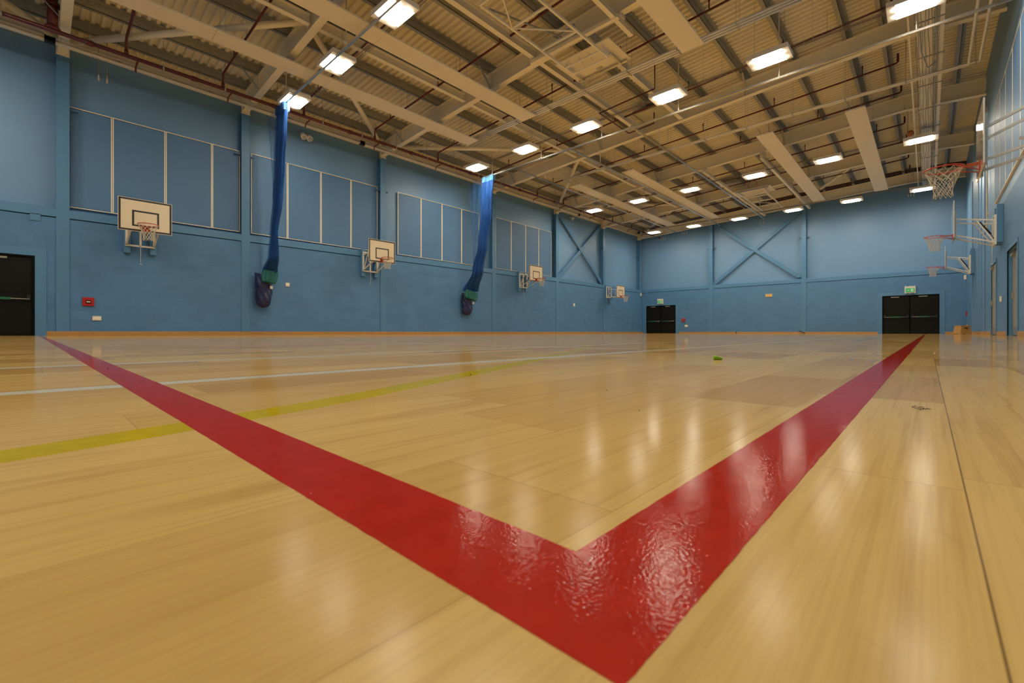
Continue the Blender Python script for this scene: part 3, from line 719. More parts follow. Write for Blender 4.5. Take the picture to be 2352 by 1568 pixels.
# ================================================================== BASKETBALL GOALS
def ring(cx, cz, r, n=36, cy=0): return [(cx + r * math.cos(2 * math.pi * k / n), cy + r * math.sin(2 * math.pi * k / n), cz) for k in range(n)]
def hoop(parent, bx, z, sx=1, n=12, seed=1, up=0):
    """rim + net; board face at x=bx, rim goes to +x"""
    cx = bx + .15 + .235
    rm = MB().tube(ring(cx, z, .228), .011, 8, close=True).build('rim', 'rim', parent)
    MB().box(bx, bx + .012, -.09, .09, z - .13, z + .02).box(bx + .012, bx + .14, -.085, .085, z - .012, z).build('rim_bracket', 'rim', parent, .003)
    MB().tube([(bx + .01, -.075, z - .11), (cx - .12, -.19, z - .012)], .008, 6).tube([(bx + .01, .075, z - .11), (cx - .12, .19, z - .012)], .008, 6).each('rim_brace', 'rim', parent)
    rnd = random.Random(seed); m = MB(); rows = 7; L = .42
    def P(i, j):
        v = j / rows; rr = .22 - .115 * min(1, v * 1.35) ** .8 + .012 * max(0, v - .8) * 5
        a = 2 * math.pi * (i + .5 * (j % 2)) / n
        jx = rnd2[(i % n, j)]
        return (cx + (rr + jx[0]) * math.cos(a), (rr + jx[0]) * math.sin(a), z - .01 - L * v + jx[1])
    rnd2 = {(i, j): (rnd.uniform(-.006, .006) * (j > 0), rnd.uniform(-.012, .012) * (j > 0)) for i in range(n) for j in range(rows + 1)}
    for j in range(rows):
        for i in range(n):
            a = P(i, j); b1 = P(i, j + 1); b2 = P(i - 1 if j % 2 == 0 else i + 1, j + 1)
            m.tube([a, b1], .0042, 4, caps=False); m.tube([a, b2], .0042, 4, caps=False)
    m.build('hoop_net', 'cord', parent)
    return rm
def board(parent, bx, z0, w, h, mat='board', marks=True):
    bd = MB().box(bx - .02, bx, -w / 2, w / 2, z0, z0 + h).build('backboard', mat, parent, .002)
    if marks:
        e = .012; t = .045; X0, X1 = bx + .0002, bx + .0022
        m = MB(); m.box(X0, X1, -w / 2 + e, w / 2 - e, z0 + e, z0 + e + t).box(X0, X1, -w / 2 + e, w / 2 - e, z0 + h - e - t, z0 + h - e).box(X0, X1, -w / 2 + e, -w / 2 + e + t, z0 + e + t, z0 + h - e - t).box(X0, X1, w / 2 - e - t, w / 2 - e, z0 + e + t, z0 + h - e - t)
        m.build('border_marking', 'black', bd)
        tw, th, c0 = .59, .44, z0 + .14
        m = MB(); m.box(X0, X1, -tw / 2, tw / 2, c0, c0 + t).box(X0, X1, -tw / 2, tw / 2, c0 + th - t, c0 + th).box(X0, X1, -tw / 2, -tw / 2 + t, c0 + t, c0 + th - t).box(X0, X1, tw / 2 - t, tw / 2, c0 + t, c0 + th - t)
        m.build('target_marking', 'black', bd)
    m = MB()
    for yy, zz in ((-.5, .72), (0, .72), (.5, .72)): m.tube([(bx, yy, z0 + zz), (bx + .006, yy, z0 + zz)], .012, 8)
    m.each('board_bolt', 'steel', bd)
    return bd
def goal(loc, rz, z0, arm, lab, seed, marks=True, mat='board', pull=True, yoff=0, padz=(-.42, .55), w=1.18, drop=0, h=.9):
    """wall goal; local +x points into the hall, wall face at x=0, z0 underside of board"""
    t = empty('basketball_goal', loc, rz, lab, 'basketball goal', 'wall mounted basketball goals')
    for s in (-1, 1):
        MB().box(.0, .12, yoff + s * .3 - .075, yoff + s * .3 + .075, z0 + padz[0] - .05, z0 + padz[1] + .1).build('wall_post', 'blue', t, .006)
    f0, f1 = z0 - .25 + drop, z0 + .52 + drop; q = .045
    for yy in (-.32, 0, .32): MB().bar((.145, yoff + yy, f0), (.145, yoff + yy, f1), q, q, (1, 0, 0)).build('frame_upright', 'white', t)
    for zz in (f0, f1): MB().bar((.145, yoff - .34, zz), (.145, yoff + .34, zz), q, q).build('frame_rail', 'white', t)
    for yy in (-.32, .32):
        for zz, ze in ((f1 - .12, z0 + .55), (f0 + .04, z0 + .1)):
            MB().bar((.16, yoff + yy, zz), (arm - .02, yy * .95, ze), .035, .035).each('frame_arm', 'white', t)
    MB().bar((.16, yoff - .3, f0 + .05), (arm * .55, -.3, z0 + .5), .03, .03).bar((.16, yoff + .3, f0 + .05), (arm * .55, .3, z0 + .5), .03, .03).each('diagonal_strut', 'white', t)
    MB().tube([(arm * .45, yoff + .12, z0 + .42), (arm * .22, yoff + .12, z0 + .05)], .02, 8).tube([(arm * .22, yoff + .12, z0 + .05), (.16, yoff + .12, z0 - .1)], .009, 6).build('gas_strut', 'gas', t)
    MB().box(arm - .06, arm - .02, -.36, -.31, z0 + .02, z0 + .75).box(arm - .06, arm - .02, .31, .36, z0 + .02, z0 + .75).box(arm - .06, arm - .02, -.31, .31, z0 + .1, z0 + .14).build('board_frame', 'white', t)
    board(t, arm, z0, w, h, mat, marks); hoop(t, arm, z0 + .15, seed=seed)
    if pull:
        MB().tube([(.18, yoff, f0), (.18, yoff, f0 - .5)], .006, 6).tube([(.18 + .03 * math.cos(a * .5236), yoff + .03 * math.sin(a * .5236), f0 - .53) for a in range(12)], .005, 5, close=True).build('pull_cord', 'white', t)
    return t
goal((XL + .0, 2.157, 0), 0, 2.875, 1.2, 'basketball goal on the left wall above the red call point, nearest on that side', 1, yoff=.02)
goal((XL + .0, 9.55, 0), 0, 2.867, 1.2, 'basketball goal on the left wall between the two blue nets', 2, yoff=.07)
goal((XL + .0, 19.17, 0), 0, 2.909, 1.2, 'basketball goal on the left wall just right of the wide bright net', 3, yoff=.1)
goal((XL + .0, 28.55, 0), 0, 2.507, 1.2, 'lower basketball goal on the left wall by the far corner', 4, yoff=.15, padz=(-.3, .85), drop=.35)
goal((XR, 9.55, 0), math.pi, 2.44, .94, 'close basketball goal on the right wall with glossy backboard seen edge-on', 5, marks=False, mat='glossboard', pull=False, padz=(0, .95), w=1.15, drop=.5)
goal((XR, 18.3, 0), math.pi, 2.77, .97, 'basketball goal on the right wall above the grey doors, second from the camera', 6, marks=False, mat='glossboard', padz=(-.18, .71), drop=0, h=1.03)
goal((XR, 28.3, 0), math.pi, 2.93, .94, 'farthest basketball goal on the right wall, near the back corner', 7, marks=False, mat='glossboard', padz=(-.23, .72), pull=False, drop=0, h=.98)

# ---------------------------------------------------------------- ceiling goals, folded up
def folded(name, xc, yb, sgn, zz, lab):
    """board lies flat; frame runs away in sgn*y"""
    t = empty(name, (xc, yb, zz), 0 if sgn < 0 else math.pi, lab, 'basketball goal')
    # local: board spans y 0..1.2 (towards +y), frame towards -y
    bd = MB().box(-.9, .9, 0, 1.2, 0, .03).build('backboard', 'radiant', t, .004)
    for sx in (-.62, .62):
        g = MB(); g.add([(sx - .006, .12, 0), (sx + .006, .12, 0), (sx + .006, 1.05, 0), (sx - .006, 1.05, 0), (sx - .006, .12, -.02), (sx + .006, .12, -.02), (sx + .006, .3, -.16), (sx - .006, .3, -.16), (sx - .006, 1.05, -.015), (sx + .006, 1.05, -.015)],
                        [(0, 1, 5, 4), (4, 5, 6, 7), (7, 6, 9, 8), (8, 9, 2, 3), (0, 4, 7, 8, 3), (1, 2, 9, 6, 5), (0, 3, 2, 1)]); g.build('gusset_plate', 'white', bd)
    MB().box(-.1, .1, .95, 1.06, -.012, 0).build('fixing_plate', 'steel', bd)
    for sx in (-.56, .56):
        MB().bar((sx, -3.3, -.16), (sx * 1.05, .55, -.16), .05, .06).each('long_chord', 'cream', t)
    for yy in (-3.3, -2.2, -1.0, .1, .5): MB().bar((-.6, yy, -.16), (.6, yy, -.16), .05, .045).each('cross_bar', 'cream', t)
    MB().bar((-.56, -2.2, -.16), (.56, -1.0, -.16), .03, .03).bar((-.56, -2.2, -.16), (.1, -3.3, -.16), .03, .03).each('diagonal_bar', 'cream', t)
    MB().bar((-.56, -3.0, -.1), (-.2, -.6, .22), .04, .03).bar((.56, -3.0, -.1), (.2, -.6, .22), .04, .03).each('link_arm', 'galv', t)
    MB().box(-.82, .82, 1.12, 1.19, -.07, -.02).box(-.66, -.62, .5, 1.15, -.1, -.05).box(.62, .66, .5, 1.15, -.1, -.05).build('board_rail', 'alu', t)
    b = MB()
    for q in (-.2, -.16, .16, .2): b.bar((q, -.5, .25), (q * .8, .4, -.1), .006, .006)
    b.each('hoist_cable', 'galv', t)
    MB().tube([(-.3, -.75, .2), (.3, -.75, .2)], .03, 8).tube([(-.32, -.75, .2), (-.26, -.75, .2)], .07, 10).tube([(.26, -.75, .2), (.32, -.75, .2)], .07, 10).build('hoist_winch', 'galv', t)
    # rim on the upper face
    rr = []
    n = 30
    MB().tube([(.225 * math.cos(2 * math.pi * k / n), .98, .27 + .225 * math.sin(2 * math.pi * k / n)) for k in range(n)], .011, 7, close=True).build('rim', 'rim', t)
    MB().box(-.08, .08, .94, 1.02, .03, .06).build('rim_bracket', 'rim', t)
    m = MB()
    for k in range(12):
        a = 2 * math.pi * k / 12; c = a + .6
        m.tube([(.22 * math.cos(a), .97, .27 + .22 * math.sin(a)), (.12 * math.cos(c), .8, .25 + .12 * math.sin(c)), (.1 * math.cos(c + .5), .66, .2 + .1 * math.sin(c + .5))], .004, 4)
        m.tube([(.22 * math.cos(a), .97, .27 + .22 * math.sin(a)), (.12 * math.cos(a - .6), .8, .25 + .12 * math.sin(a - .6)), (.1 * math.cos(a - 1.1), .66, .2 + .1 * math.sin(a - 1.1))], .004, 4)
    m.build('hoop_net', 'cord', t)
    return t
folded('folded_basketball_goal', -7.12, 10.45, -1, 7.92, 'ceiling basketball goal folded flat with its cream backboard underneath, nearer the camera')
folded('folded_basketball_goal', -7.0, 27.75, 1, 7.85, 'ceiling basketball goal folded up with red rim showing, far end of the hall')
for x0, y0, y1, zz, lab in ((-5.82, 5.1, 10.95, 8.02, 'cream box beam carrying the nearer folded goal, right side'), (-8.05, 22.4, 33.7, 7.92, 'long cream box beam at the far end, left of the folded goal'), (-5.5, 22.4, 33.7, 7.92, 'long cream box beam at the far end, right of the folded goal')):
    t = empty('support_beam', (x0, y0, zz), 0, lab, 'beam')
    MB().box(-.06, .06, 0, y1 - y0, 0, .14).build('beam_section', 'cream', t, .004)
    b = MB()
    for q in RY:
        if y0 - .3 < q < y1 + .1: b.box(-.1, .1, q - y0 - .14, q - y0 + .14, .14, Zr(x0) - zz)
    b.each('hanger_plate', 'white', t)
t = MB().box(-8.6, -5.7, 10.0, 10.12, 8.0, 8.1); tag(t.build('spreader_bar', 'cream'), 'cream cross bar below the rafter holding the nearer folded goal', 'beam')

# ================================================================== SPRINKLER PIPES
YS = [1.71, 3.95, 6.36, 9.05, 12.1, 15.45, 18.9, 21.3, 24.6, 26.9, 29.6, 31.9]
MX = -15.7
def zm(y): return 7.48 + .15 * y / 33
for i, y in enumerate(YS):
    off = .2; xe = -.75 if i not in (0, 1) else -2.0
    z0 = Zr(MX) + off
    t = empty('sprinkler_pipe', (MX, y, z0), 0, 'dark red sprinkler branch pipe across the hall, ' + ORD[i] + ' from the camera end', 'pipe', 'dark red sprinkler branches')
    pts = [(0, 0, zm(y) - z0), (0, 0, -.06), (.08, 0, 0)] + [(x - MX, 0, Zr(x) - Zr(MX)) for x in (-14, -8, xe)] + [(xe - MX + .05, 0, Zr(xe) - Zr(MX) + .04), (xe - MX + .05, 0, Zr(xe) - Zr(MX) + .3)]
    MB().tube(pts, .030, 8).build('pipe_run', 'redpipe', t)
    MB().tube([(0, 0, zm(y) - z0 + .05), (0, 0, zm(y) - z0 + .16)], .045, 8).build('pipe_tee', 'redpipe', t)
    x = -14.6
    while x < xe - .4:
        z = Zr(x) - Zr(MX)
        MB().tube([(x - MX, 0, z), (x - MX, 0, z + .3), (x - MX, 0, z + .34)], [.017, .017, .004], 6).tube([(x - MX, 0, z + .22), (x - MX, 0, z + .27)], .028, 6).build('sprinkler_head', 'redpipe', t)
        MB().bar((x + 1.1 - MX, 0, z + .02), (x + 1.1 - MX, 0, Zr(x + 1.1) - Zr(MX) + .59), .008, .008).build('pipe_hanger', 'galv', t)
        x += 2.85 if i % 2 else 2.6
tm = empty('sprinkler_main', (MX, 0, 0), 0, 'thick dark red sprinkler main along the head of the left wall', 'pipe')
MB().tube([(0, YF + .1, zm(YF)), (0, YB - .9, zm(YB))], .052, 12).build('main_pipe', 'redpipe', tm)
b = MB()
for y in LC + [2.8, 7.6, 13.6, 20, 25.4, 31]: b.tube([(0, y + .35, zm(y)), (0, y + .5, zm(y))], .068, 12)
b.each('pipe_coupling', 'redpipe', tm)
for k in range(24):
    yy = -3.5 + k * 1.5; b = MB(); b.bar((0, yy, zm(yy)), (0, yy, Zr(MX) + .799), .01, .01); b.tube([(0, yy - .02, zm(yy)), (0, yy + .02, zm(yy))], .06, 12); b.build('pipe_hanger', 'galv', tm)
b = MB()
for y in YS: b.tube([(0, y + .25, zm(y)), (-.45, y + .25, zm(y) - .02), (-.5, y + .25, zm(y) - .14)], .022, 6)
b.each('side_sprinkler', 'redpipe', tm)
t = empty('sprinkler_riser', (MX, .33, 7.45), 0, 'very thick dark red vertical sprinkler riser with flange, at the top left', 'pipe')
MB().tube([(0, 0, .05), (0, 0, 1.03)], .10, 16).build('riser_pipe', 'redpipe', t)
MB().tube([(0, 0, .04), (0, 0, .10)], .15, 16).tube([(0, 0, .62), (0, 0, .70)], .14, 16).each('riser_flange', 'redpipe', t)
# loop of red pipe round the vent in the middle
lz = lambda x: Zr(x) - .06
tag(MB().tube([(-6.62, 14.05, lz(-6.62) + .85), (-6.62, 14.05, lz(-6.62)), (-8.74, 14.05, lz(-8.74)), (-8.76, 16.26, lz(-8.76)), (-7.68, 16.24, lz(-7.68)), (-7.68, 16.24, lz(-7.68) + .4)], .025, 8).build('pipe_loop', 'redpipe'), 'dark red pipe looping round the slatted roof vent', 'pipe')

# cream lighting trunking in front of the left column heads
TZ = lambda y: 7.56 + .10 * y / 33
t = empty('trunking', (-16.42, 0, 0), 0, 'cream trunking running along the head of the left wall', 'trunking')
MB().bar((0, YF + .1, TZ(YF)), (0, 26.0, TZ(26)), .11, .12).build('trunking_body', 'white', t, .012)
MB().bar((.06, YF + .1, TZ(YF)), (.06, 26.0, TZ(26)), .01, .06).build('trunking_lid', 'alu', t)
b = MB()
for y in (.3, 8.9, 16, 23.9): b.bar((0, y - .1, TZ(y) - .01), (0, y + .1, TZ(y) - .01), .13, .15)
b.each('track_coupler', 'gas', t)
b = MB()
for k in range(20): b.bar((0, -4 + k * 1.5, TZ(0) + .03), (0, -4 + k * 1.5, Zr(-16.42) + .799), .008, .008)
b.each('trunking_hanger', 'galv', t)

# ridge cable tray with hanging cables
t = empty('cable_tray', (-.05, 1, 7.92), 0, 'galvanised cable tray running lengthwise near the roof ridge with loose cables', 'cable tray')
MB().box(-.16, -.15, 0, 32.6, 0, .07).box(.15, .16, 0, 32.6, 0, .07).box(-.15, .15, 0, 32.6, 0, .006).build('tray_base', 'cream', t)
MB().box(.28, .36, 0, 32.6, .0, .07).box(-.34, -.3, 0, 32.6, .05, .1).each('side_trunking', 'cream', t)
b = MB(); rnd = random.Random(3)
for q in range(5):
    x0 = -.14 + q * .07; pts = []
    for k in range(33): pts.append((x0 + rnd.uniform(-.02, .02), k, -.02 - (.06 if (k + q) % 5 == 0 else 0) + rnd.uniform(-.02, .02)))
    b.tube(pts, .009, 5)
b.tube([(.22 + .02 * math.sin(k), k * .8, -.08 + .05 * math.sin(k * .9)) for k in range(38)], .018, 6)
b.tube([(-.1, 14.5, 0), (-.08, 15.2, -.35), (.05, 15.8, -.55), (.2, 16.4, -.2), (.22, 17, 0)], .014, 6)
b.build('loose_cable', 'galv', t)
b = MB()
for k in range(17):
    for q in (-.2, .2): b.bar((q, k * 2 + .3, .0), (q, k * 2 + .3, Zr(0) + .76 - 7.92), .01, .01)
    b.bar((-.2, k * 2 + .3, -.01), (.4, k * 2 + .3, -.01), .03, .02)
b.each('tray_hanger', 'galv', t)
bl = empty('basketball', (-.52, 24.3, 8.16), 0, 'orange basketball stuck on a ledge up in the roof near the ridge', 'ball')
bm = bmesh.new(); bmesh.ops.create_uvsphere(bm, u_segments=20, v_segments=14, radius=.12); me = bpy.data.meshes.new('ball_skin'); bm.to_mesh(me); bm.free()
for pgn in me.polygons: pgn.use_smooth = True
me.materials.append(MT['orange']); o = bpy.data.objects.new('ball_skin', me); col.objects.link(o); o.parent = bl
tag(MB().bar((-.6, 23.9, 8.06), (-.6, 24.7, 8.06), .012, .012).bar((-.44, 23.9, 8.06), (-.44, 24.7, 8.06), .012, .012).bar((-.6, 23.9, 8.06), (-.44, 23.9, 8.06), .012, .012).bar((-.6, 24.7, 8.06), (-.44, 24.7, 8.06), .012, .012).bar((-.6, 23.9, 8.06), (-.6, 23.9, Zr(-.6) + .799), .01, .01).bar((-.6, 24.7, 8.06), (-.6, 24.7, Zr(-.6) + .799), .01, .01).build('hanging_cradle', 'galv'), 'small galvanised rod cradle hung beside the ridge tray under the orange ball', 'bracket')

# ================================================================== WALL FITTINGS
def callpoint(loc, rz, s, lab):
    t = empty('fire_call_point', loc, rz, lab, 'call point', 'red fire call points'); W = .121 * s; Hh = .118 * s
    MB().box(0, .05, -W, W, -Hh, Hh).build('case', 'callred', t, .01)
    MB().box(.05, .056, -W * .45, W * .45, -Hh * .45, Hh * .35).build('window', 'doorgap', t)
    MB().box(.056, .058, -W * .33, W * .33, -Hh * .18, Hh * .12).build('glass_label', 'plastic', t)
def socket(loc, rz, lab, w=.095, h=.062, nmn='power_socket', cat='socket'):
    t = empty(nmn, loc, rz, lab, cat); MB().box(0, .03, -w, w, -h, h).build('back_box', 'plastic', t, .006)
    MB().box(.03, .034, -w * .8, w * .8, -h * .55, h * .55).build('face_plate', 'cream', t, .001)
callpoint((XL, 1.06, .94), 0, 1, 'red fire call point on the left wall below the nearest backboard')
callpoint((-13.70, YB, 1.015), R(-90), 1.1, 'red fire call point on the back wall right of the far left black doors')
callpoint((XR, 33.3, 1.06), math.pi, 1.1, 'red fire call point on the right wall above the wooden box')
socket((XL, 1.235, .48), 0, 'white double socket on the left wall below the red call point')
socket((-13.48, YB, .565), R(-90), 'white double socket low on the back wall beside the far left doors', .115, .08)
socket((XR, 33.1, .42), math.pi, 'white socket low on the right wall behind the wooden box')
socket((XL, 6.37, 1.83), 0, 'white wall switch right of the nearer navy storage bag', .07, .07, 'wall_switch', 'switch')
socket((XL, 24.5, 1.9), 0, 'small white wall switch left of the farthest left goal', .08, .1, 'wall_switch', 'switch')
socket((XR, 18.35, 1.01), math.pi, 'white wall switch between the two grey doors on the right wall', .09, .085, 'wall_switch', 'switch')
socket((-7.88, YB, 2.575), R(-90), 'yellowed plastic box high on the back wall between the columns', .21, .1, 'alarm_box', 'alarm')
for o in list(col.objects):
    if o.parent and o.parent.get('category') == 'alarm': o.data.materials[0] = MT['yellowbox']
def sensor(loc, rz, lab):
    t = empty('motion_sensor', loc, rz, lab, 'sensor'); MB().box(0, .09, -.07, .07, -.12, .12).build('case', 'plastic', t, .012)
    MB().box(.09, .094, -.04, .04, -.02, .09).build('lens', 'white', t)
sensor((XL, YB - .13, 3.16), 0, 'white sensor box in the far left corner below the rail')
sensor((XR, YB - .2, 3.0), math.pi, 'white sensor box in the far right corner below the rail')
sensor((XR, 19.0, 3.3), math.pi, 'white box on the right wall beside the second right goal')
def exit_sign(x, z, lab):
    t = empty('exit_sign', (x, YB, z), 0, lab, 'exit sign', 'green exit signs')
    MB().box(-.24, .24, -.09, 0, -.19, .19).build('sign_case', 'plastic', t, .03)
    b = MB()
    for q in (-.2, 0, .2): b.box(q - .03, q + .03, -.1, -.02, .185, .215).box(q - .03, q + .03, -.1, -.02, -.215, -.185)
    b.each('case_clip', 'plastic', t, .005)
    MB().box(-.19, .19, -.096, -.09, -.14, .08).build('legend_plate', 'exit', t)
    MB().box(.03, .13, -.1, -.096, -.11, .045).box(-.13, -.03, -.1, -.096, -.045, -.02).poly([(-.05, -.1), (-.045, -.1), (-.045, -.096), (-.05, -.096)], -.07, .01).build('arrow_and_doorway', 'exitw', t)
    MB().box(.065, .095, -.104, -.1, -.1, -.01).tube([(.08, -.104, .012), (.08, -.1, .012)], .016, 8).build('running_figure', 'exit', t)
exit_sign(-15.54, 2.52, 'green and white exit sign above the far left black doors')
exit_sign(-.73, 2.50, 'green and white exit sign above the far right black doors')
# spot lamps on the left wall and shiny hooks
def spot(loc, rz, lab, n=2):
    t = empty('spot_lamp', loc, rz, lab, 'lamp'); MB().box(0, .2, -.02, .02, .0, .03).build('arm', 'white', t)
    for k in range(n):
        s = (k - (n - 1) / 2) * .22
        MB().tube([(.2, s, 0), (.3, s + .03, -.13)], [.09, .11], 14).build('spot_head', 'white', t); MB().tube([(.3, s + .03, -.13), (.305, s + .031, -.137)], .085, 12).build('spot_lens', 'steel', t)
spot((XL - .28, 7.05, 7.55), 0, 'white twin spot lamp under the trunking, right of the twisted net')
t = spot((XL - .28, 24.4, 7.7), 0, 'white spot lamp under the trunking by the crossed bracing', 1)
for i, (x, y, z, n, lab) in enumerate(((XL + .35, 1.25, 7.2, 2, 'pair of small hanging pulleys by the nearest left column head'), (-15.2, 33.3, 7.35, 3, 'three shiny hanging weights at the head of the back wall, far left'), (-13.4, 33.0, 7.5, 3, 'three dark hanging cords by the back wall, left of centre'), (-8.2, 33.2, 7.45, 2, 'two hanging cords at the end of the thin track by the back wall'), (-.8, 33.3, 7.77, 3, 'three hanging weights at the head of the back wall, far right'))):
    t = empty('hanging_pulleys', (x, y, z), 0, lab, 'pulley')
    for k in range(n):
        q = k * .17
        q = k * (.17 if i != 4 else .12); dx, dy = (0, q) if i == 0 else (q, 0)
        MB().bar((dx, dy, .1), (dx, dy, Zr(x + dx) - z + .799), .012, .012).build('cord', 'galv', t)
        MB().tube([(dx, dy, .1), (dx, dy, .02), (dx, dy, -.14)], [.035, .02, .028], 8).build('weight', 'steel', t)

# wooden vaulting box section
t = empty('vaulting_box', (1.03, 25.8, 0), R(24), 'wooden gym box standing by the right wall near the far right doors', 'gym box')
b = MB(); w0, d0, w1, d1, h = .24, .34, .20, .30, .40
def frus(b, w0, d0, w1, d1, z0, z1):
    return b.add([(-w0, -d0, z0), (w0, -d0, z0), (w0, d0, z0), (-w0, d0, z0), (-w1, -d1, z1), (w1, -d1, z1), (w1, d1, z1), (-w1, d1, z1)], [(3, 2, 1, 0), (4, 5, 6, 7), (0, 1, 5, 4), (1, 2, 6, 5), (2, 3, 7, 6), (3, 0, 4, 7)])
frus(b, w0, d0, w1, d1, .03, h).build('box_side', 'wood', t, .006)
MB().box(-.215, .215, -.315, .315, h, h + .03).build('box_top', 'wood', t, .006)
b = MB()
for sx in (-1, 1):
    for sy in (-1, 1): b.box(sx * .22 - .025, sx * .22 + .025, sy * .31 - .03, sy * .31 + .03, 0, .03)
b.each('box_foot', 'wood', t)
MB().box(-.07, .07, -.335, -.305, .28, .32).build('hand_hole', 'doorgap', t)
t.scale = (.74, .74, .84)
# black sticks by the back wall
for x, a, lab in ((-9.93, 0, 'small black stub standing against the back wall skirting'), (-6.0, 1, 'black handle lying against the back wall skirting near the right column')):
    m = MB().tube([(x, YB - .06, .02), (x + (.32 if a else .02), YB - .09, .02 if a else .16)], .022, 8) if not a else MB().tube([(x - .12, YB - .05, .17), (x + .22, YB - .12, .03)], .02, 8)
    tag(m.build('floor_stick', 'gas'), lab, 'stick')

# ================================================================== COURT LINES (paint film .2 mm proud)
ZL = .0003
def rough_strip(pa, pb, w, mat, name, lab, jit=.0, z=ZL):
    """strip from pa to pb with slightly ragged edges"""
    pa = Vector(pa); pb = Vector(pb); d = (pb - pa); L = d.length; d.normalize(); nrm = Vector((-d.y, d.x)); n = 1; vs = []; rnd = random.Random(int(abs(pa.x * 1000)) + 5)
    ts = [0]; s = .002
    while ts[-1] < L: ts.append(min(L, ts[-1] + s)); s = min(s * 1.03, 1.0)
    for q in ts:
        p = pa + d * q; j = jit
        for sg in (-1, 1):
            e = p + nrm * sg * (w / 2 + rnd.uniform(-j, j)); vs.append((e.x, e.y, z))
    fs = [(2 * i, 2 * i + 1, 2 * i + 3, 2 * i + 2) for i in range(len(ts) - 1)]
    m = MB().add(vs, fs); return m
CX, CY = -.0803, .1265     # centre lines of the red court corner
def line_obj(segs, mat, name, lab, z, jit=0):
    m = MB()
    for pa, pb, w in segs:
        k = rough_strip(pa, pb, w, mat, name, lab, jit, z); z -= .00001; m.add(k.v, k.f)
    return tag(m.build(name, mat), lab, 'floor marking', 'painted court lines')
# red boundary: one L shaped painted corner
line_obj([((-.0805, .101), (-.0805, 33.9), .049), ((-.1000, .126), (-17.05, .126), .050)], 'redline', 'court_line', 'broad red court line meeting in a corner in the foreground', .00013, .00018)
line_obj([((-.98, YF + .3), (-.98, 17.5), .05)], 'whiteline', 'court_line', 'nearer white court line running lengthwise across the yellow arc', .0001)
line_obj([((-1.671, YF + .3), (-1.671, 17.5), .05)], 'whiteline', 'court_line', 'thinner, farther white court line parallel to the left red line end', .00009)
line_obj([((-8, 2.13), (-1.0, 2.13), .04)], 'whiteline', 'court_line', 'white court line crossing sideways beyond the yellow arc', .00008)
line_obj([((.585, 24), (.47, 5.6), .02), ], 'blueline', 'court_line', 'thin blue court line on the right near the wooden box', .0001)
line_obj([((-.53, 5.3), (-.53, 16), .03)], 'blueline', 'court_line', 'thin blue court line left of the far end of the red line', .0001)
def curve_line(pts, w, mat, lab, z):
    P_ = [Vector(p) for p in pts]; out = []
    for i in range(1, len(P_) - 2):
        for k in range(14):
            t = k / 14; a, b, c, d = P_[i - 1:i + 3]
            out.append(.5 * ((2 * b) + (c - a) * t + (2 * a - 5 * b + 4 * c - d) * t * t + (3 * b - a - 3 * c + d) * t ** 3))
    vs = []
    for i, p in enumerate(out):
        d = (out[min(i + 1, len(out) - 1)] - out[max(i - 1, 0)]).normalized(); n_ = Vector((-d.y, d.x))
        vs += [(p.x - n_.x * w / 2, p.y - n_.y * w / 2, z), (p.x + n_.x * w / 2, p.y + n_.y * w / 2, z)]
    m = MB().add(vs, [(2 * i, 2 * i + 1, 2 * i + 3, 2 * i + 2) for i in range(len(out) - 1)])
    tag(m.build('court_line', mat), lab, 'floor marking', 'painted court lines')
curve_line([(-.40, -.6), (-.44, -.3), (-.488, -.016), (-.531, .151), (-.572, .28), (-.672, .52), (-.79, .80), (-.99, 1.25), (-1.27, 1.85), (-1.60, 2.42), (-2.15, 3.08), (-2.98, 3.72), (-4.2, 4.2), (-6.1, 4.5), (-8, 4.2), (-9.5, 3.4)], .05, 'yellowline', 'broad yellow curved court line sweeping from the left edge', .00006)
curve_line([(-2.67, -2), (-2.67, -1), (-2.67, .2), (-2.72, .6), (-3.0, 1.4), (-3.6, 2.5), (-4.3, 3.4), (-5.2, 3.9), (-6.2, 4.0), (-7.5, 3.6), (-9, 2.6)], .03, 'redline', 'thin dark red curved court line beyond the white lines', .00004)

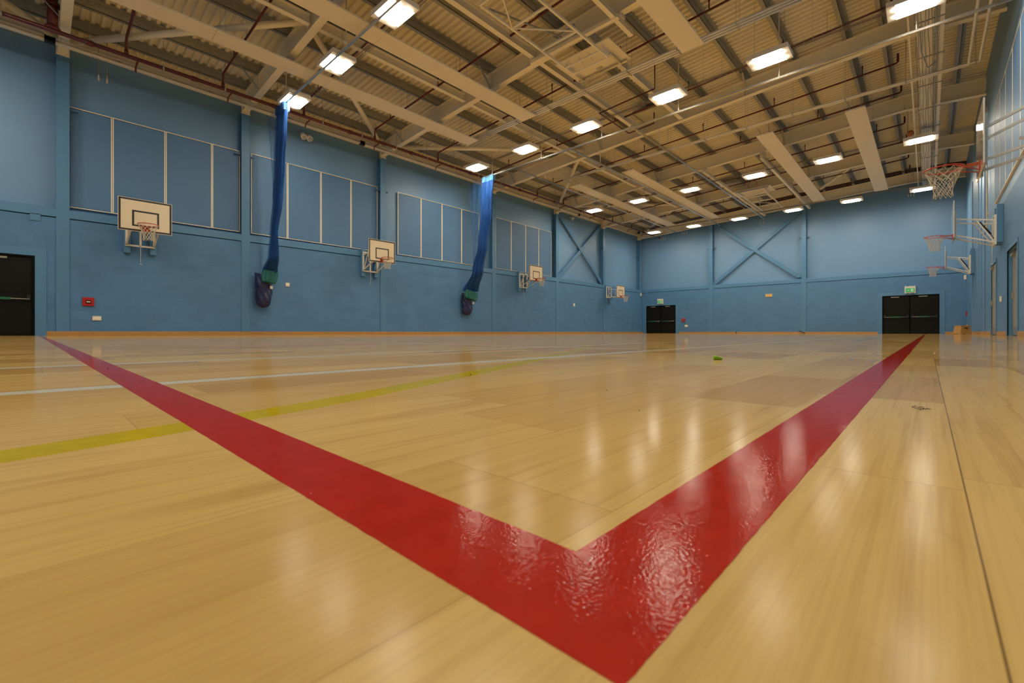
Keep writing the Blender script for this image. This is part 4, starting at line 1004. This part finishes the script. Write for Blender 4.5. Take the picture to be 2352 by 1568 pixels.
# ================================================================== SMALL THINGS ON THE FLOOR
t = empty('plastic_cap', (-.497, 1.508, 0), R(30), 'small lime green plastic cap lying on the floor', 'cap')
MB().tube([(-.0125, 0, .0072), (-.011, 0, .0072), (.001, 0, .0064), (.006, 0, .005), (.0125, 0, .0048), (.0135, 0, .0048)], [.0062, .0072, .0064, .0048, .0048, .004], 18).build('cap_body', 'lime', t)
MB().tube([(.0135, 0, .0048), (.0138, 0, .0048)], .003, 12).build('cap_mouth', 'dark', t)
def speck(x, y, r, mat, lab, nmn='crumb'):
    rnd = random.Random(int(x * 1000)); bm = bmesh.new(); bmesh.ops.create_icosphere(bm, subdivisions=2, radius=r)
    for v in bm.verts: v.co *= rnd.uniform(.7, 1.2); v.co.z *= .5
    zm = min(v.co.z for v in bm.verts); me = bpy.data.meshes.new(nmn); bm.to_mesh(me); bm.free(); me.materials.append(MT[mat])
    o = bpy.data.objects.new(nmn, me); col.objects.link(o); o.location = (x, y, -zm + .0003); tag(o, lab, 'crumb', 'specks on the floor')
speck(-1.47, .126, .0018, 'dark', 'dark crumb on the far left stretch of the red line')
speck(-.695, .62, .0018, 'dark', 'dark speck lying on the yellow line')
speck(-.36, .60, .0011, 'dark', 'tiny dark speck on bare boards mid floor')
speck(-.24, .47, .0008, 'dark', 'tiny dark speck nearest the red line on its left side')
speck(-.30, 2.2, .003, 'pale', 'pale yellowish crumb on the boards short of the right doors')
speck(.02, 2.6, .003, 'pale', 'pale crumb on the boards right of the red line')
speck(-3.2, .9, .004, 'pale', 'pale crumb between the white lines at far left')
rnd = random.Random(5)
m = MB()
for k in range(9):
    x0, y0 = -.008 + rnd.uniform(-.006, .006), .70 + rnd.uniform(-.008, .008)
    pts = []
    for q in range(6): pts.append((x0, y0, .0006 + rnd.uniform(0, .002))); x0 += rnd.uniform(-.0035, .0035); y0 += rnd.uniform(-.005, .005)
    m.tube(pts, .00016, 4)
tag(m.build('fluff', 'dark'), 'wispy dark bit of fluff on the boards right of the red line', 'fluff')
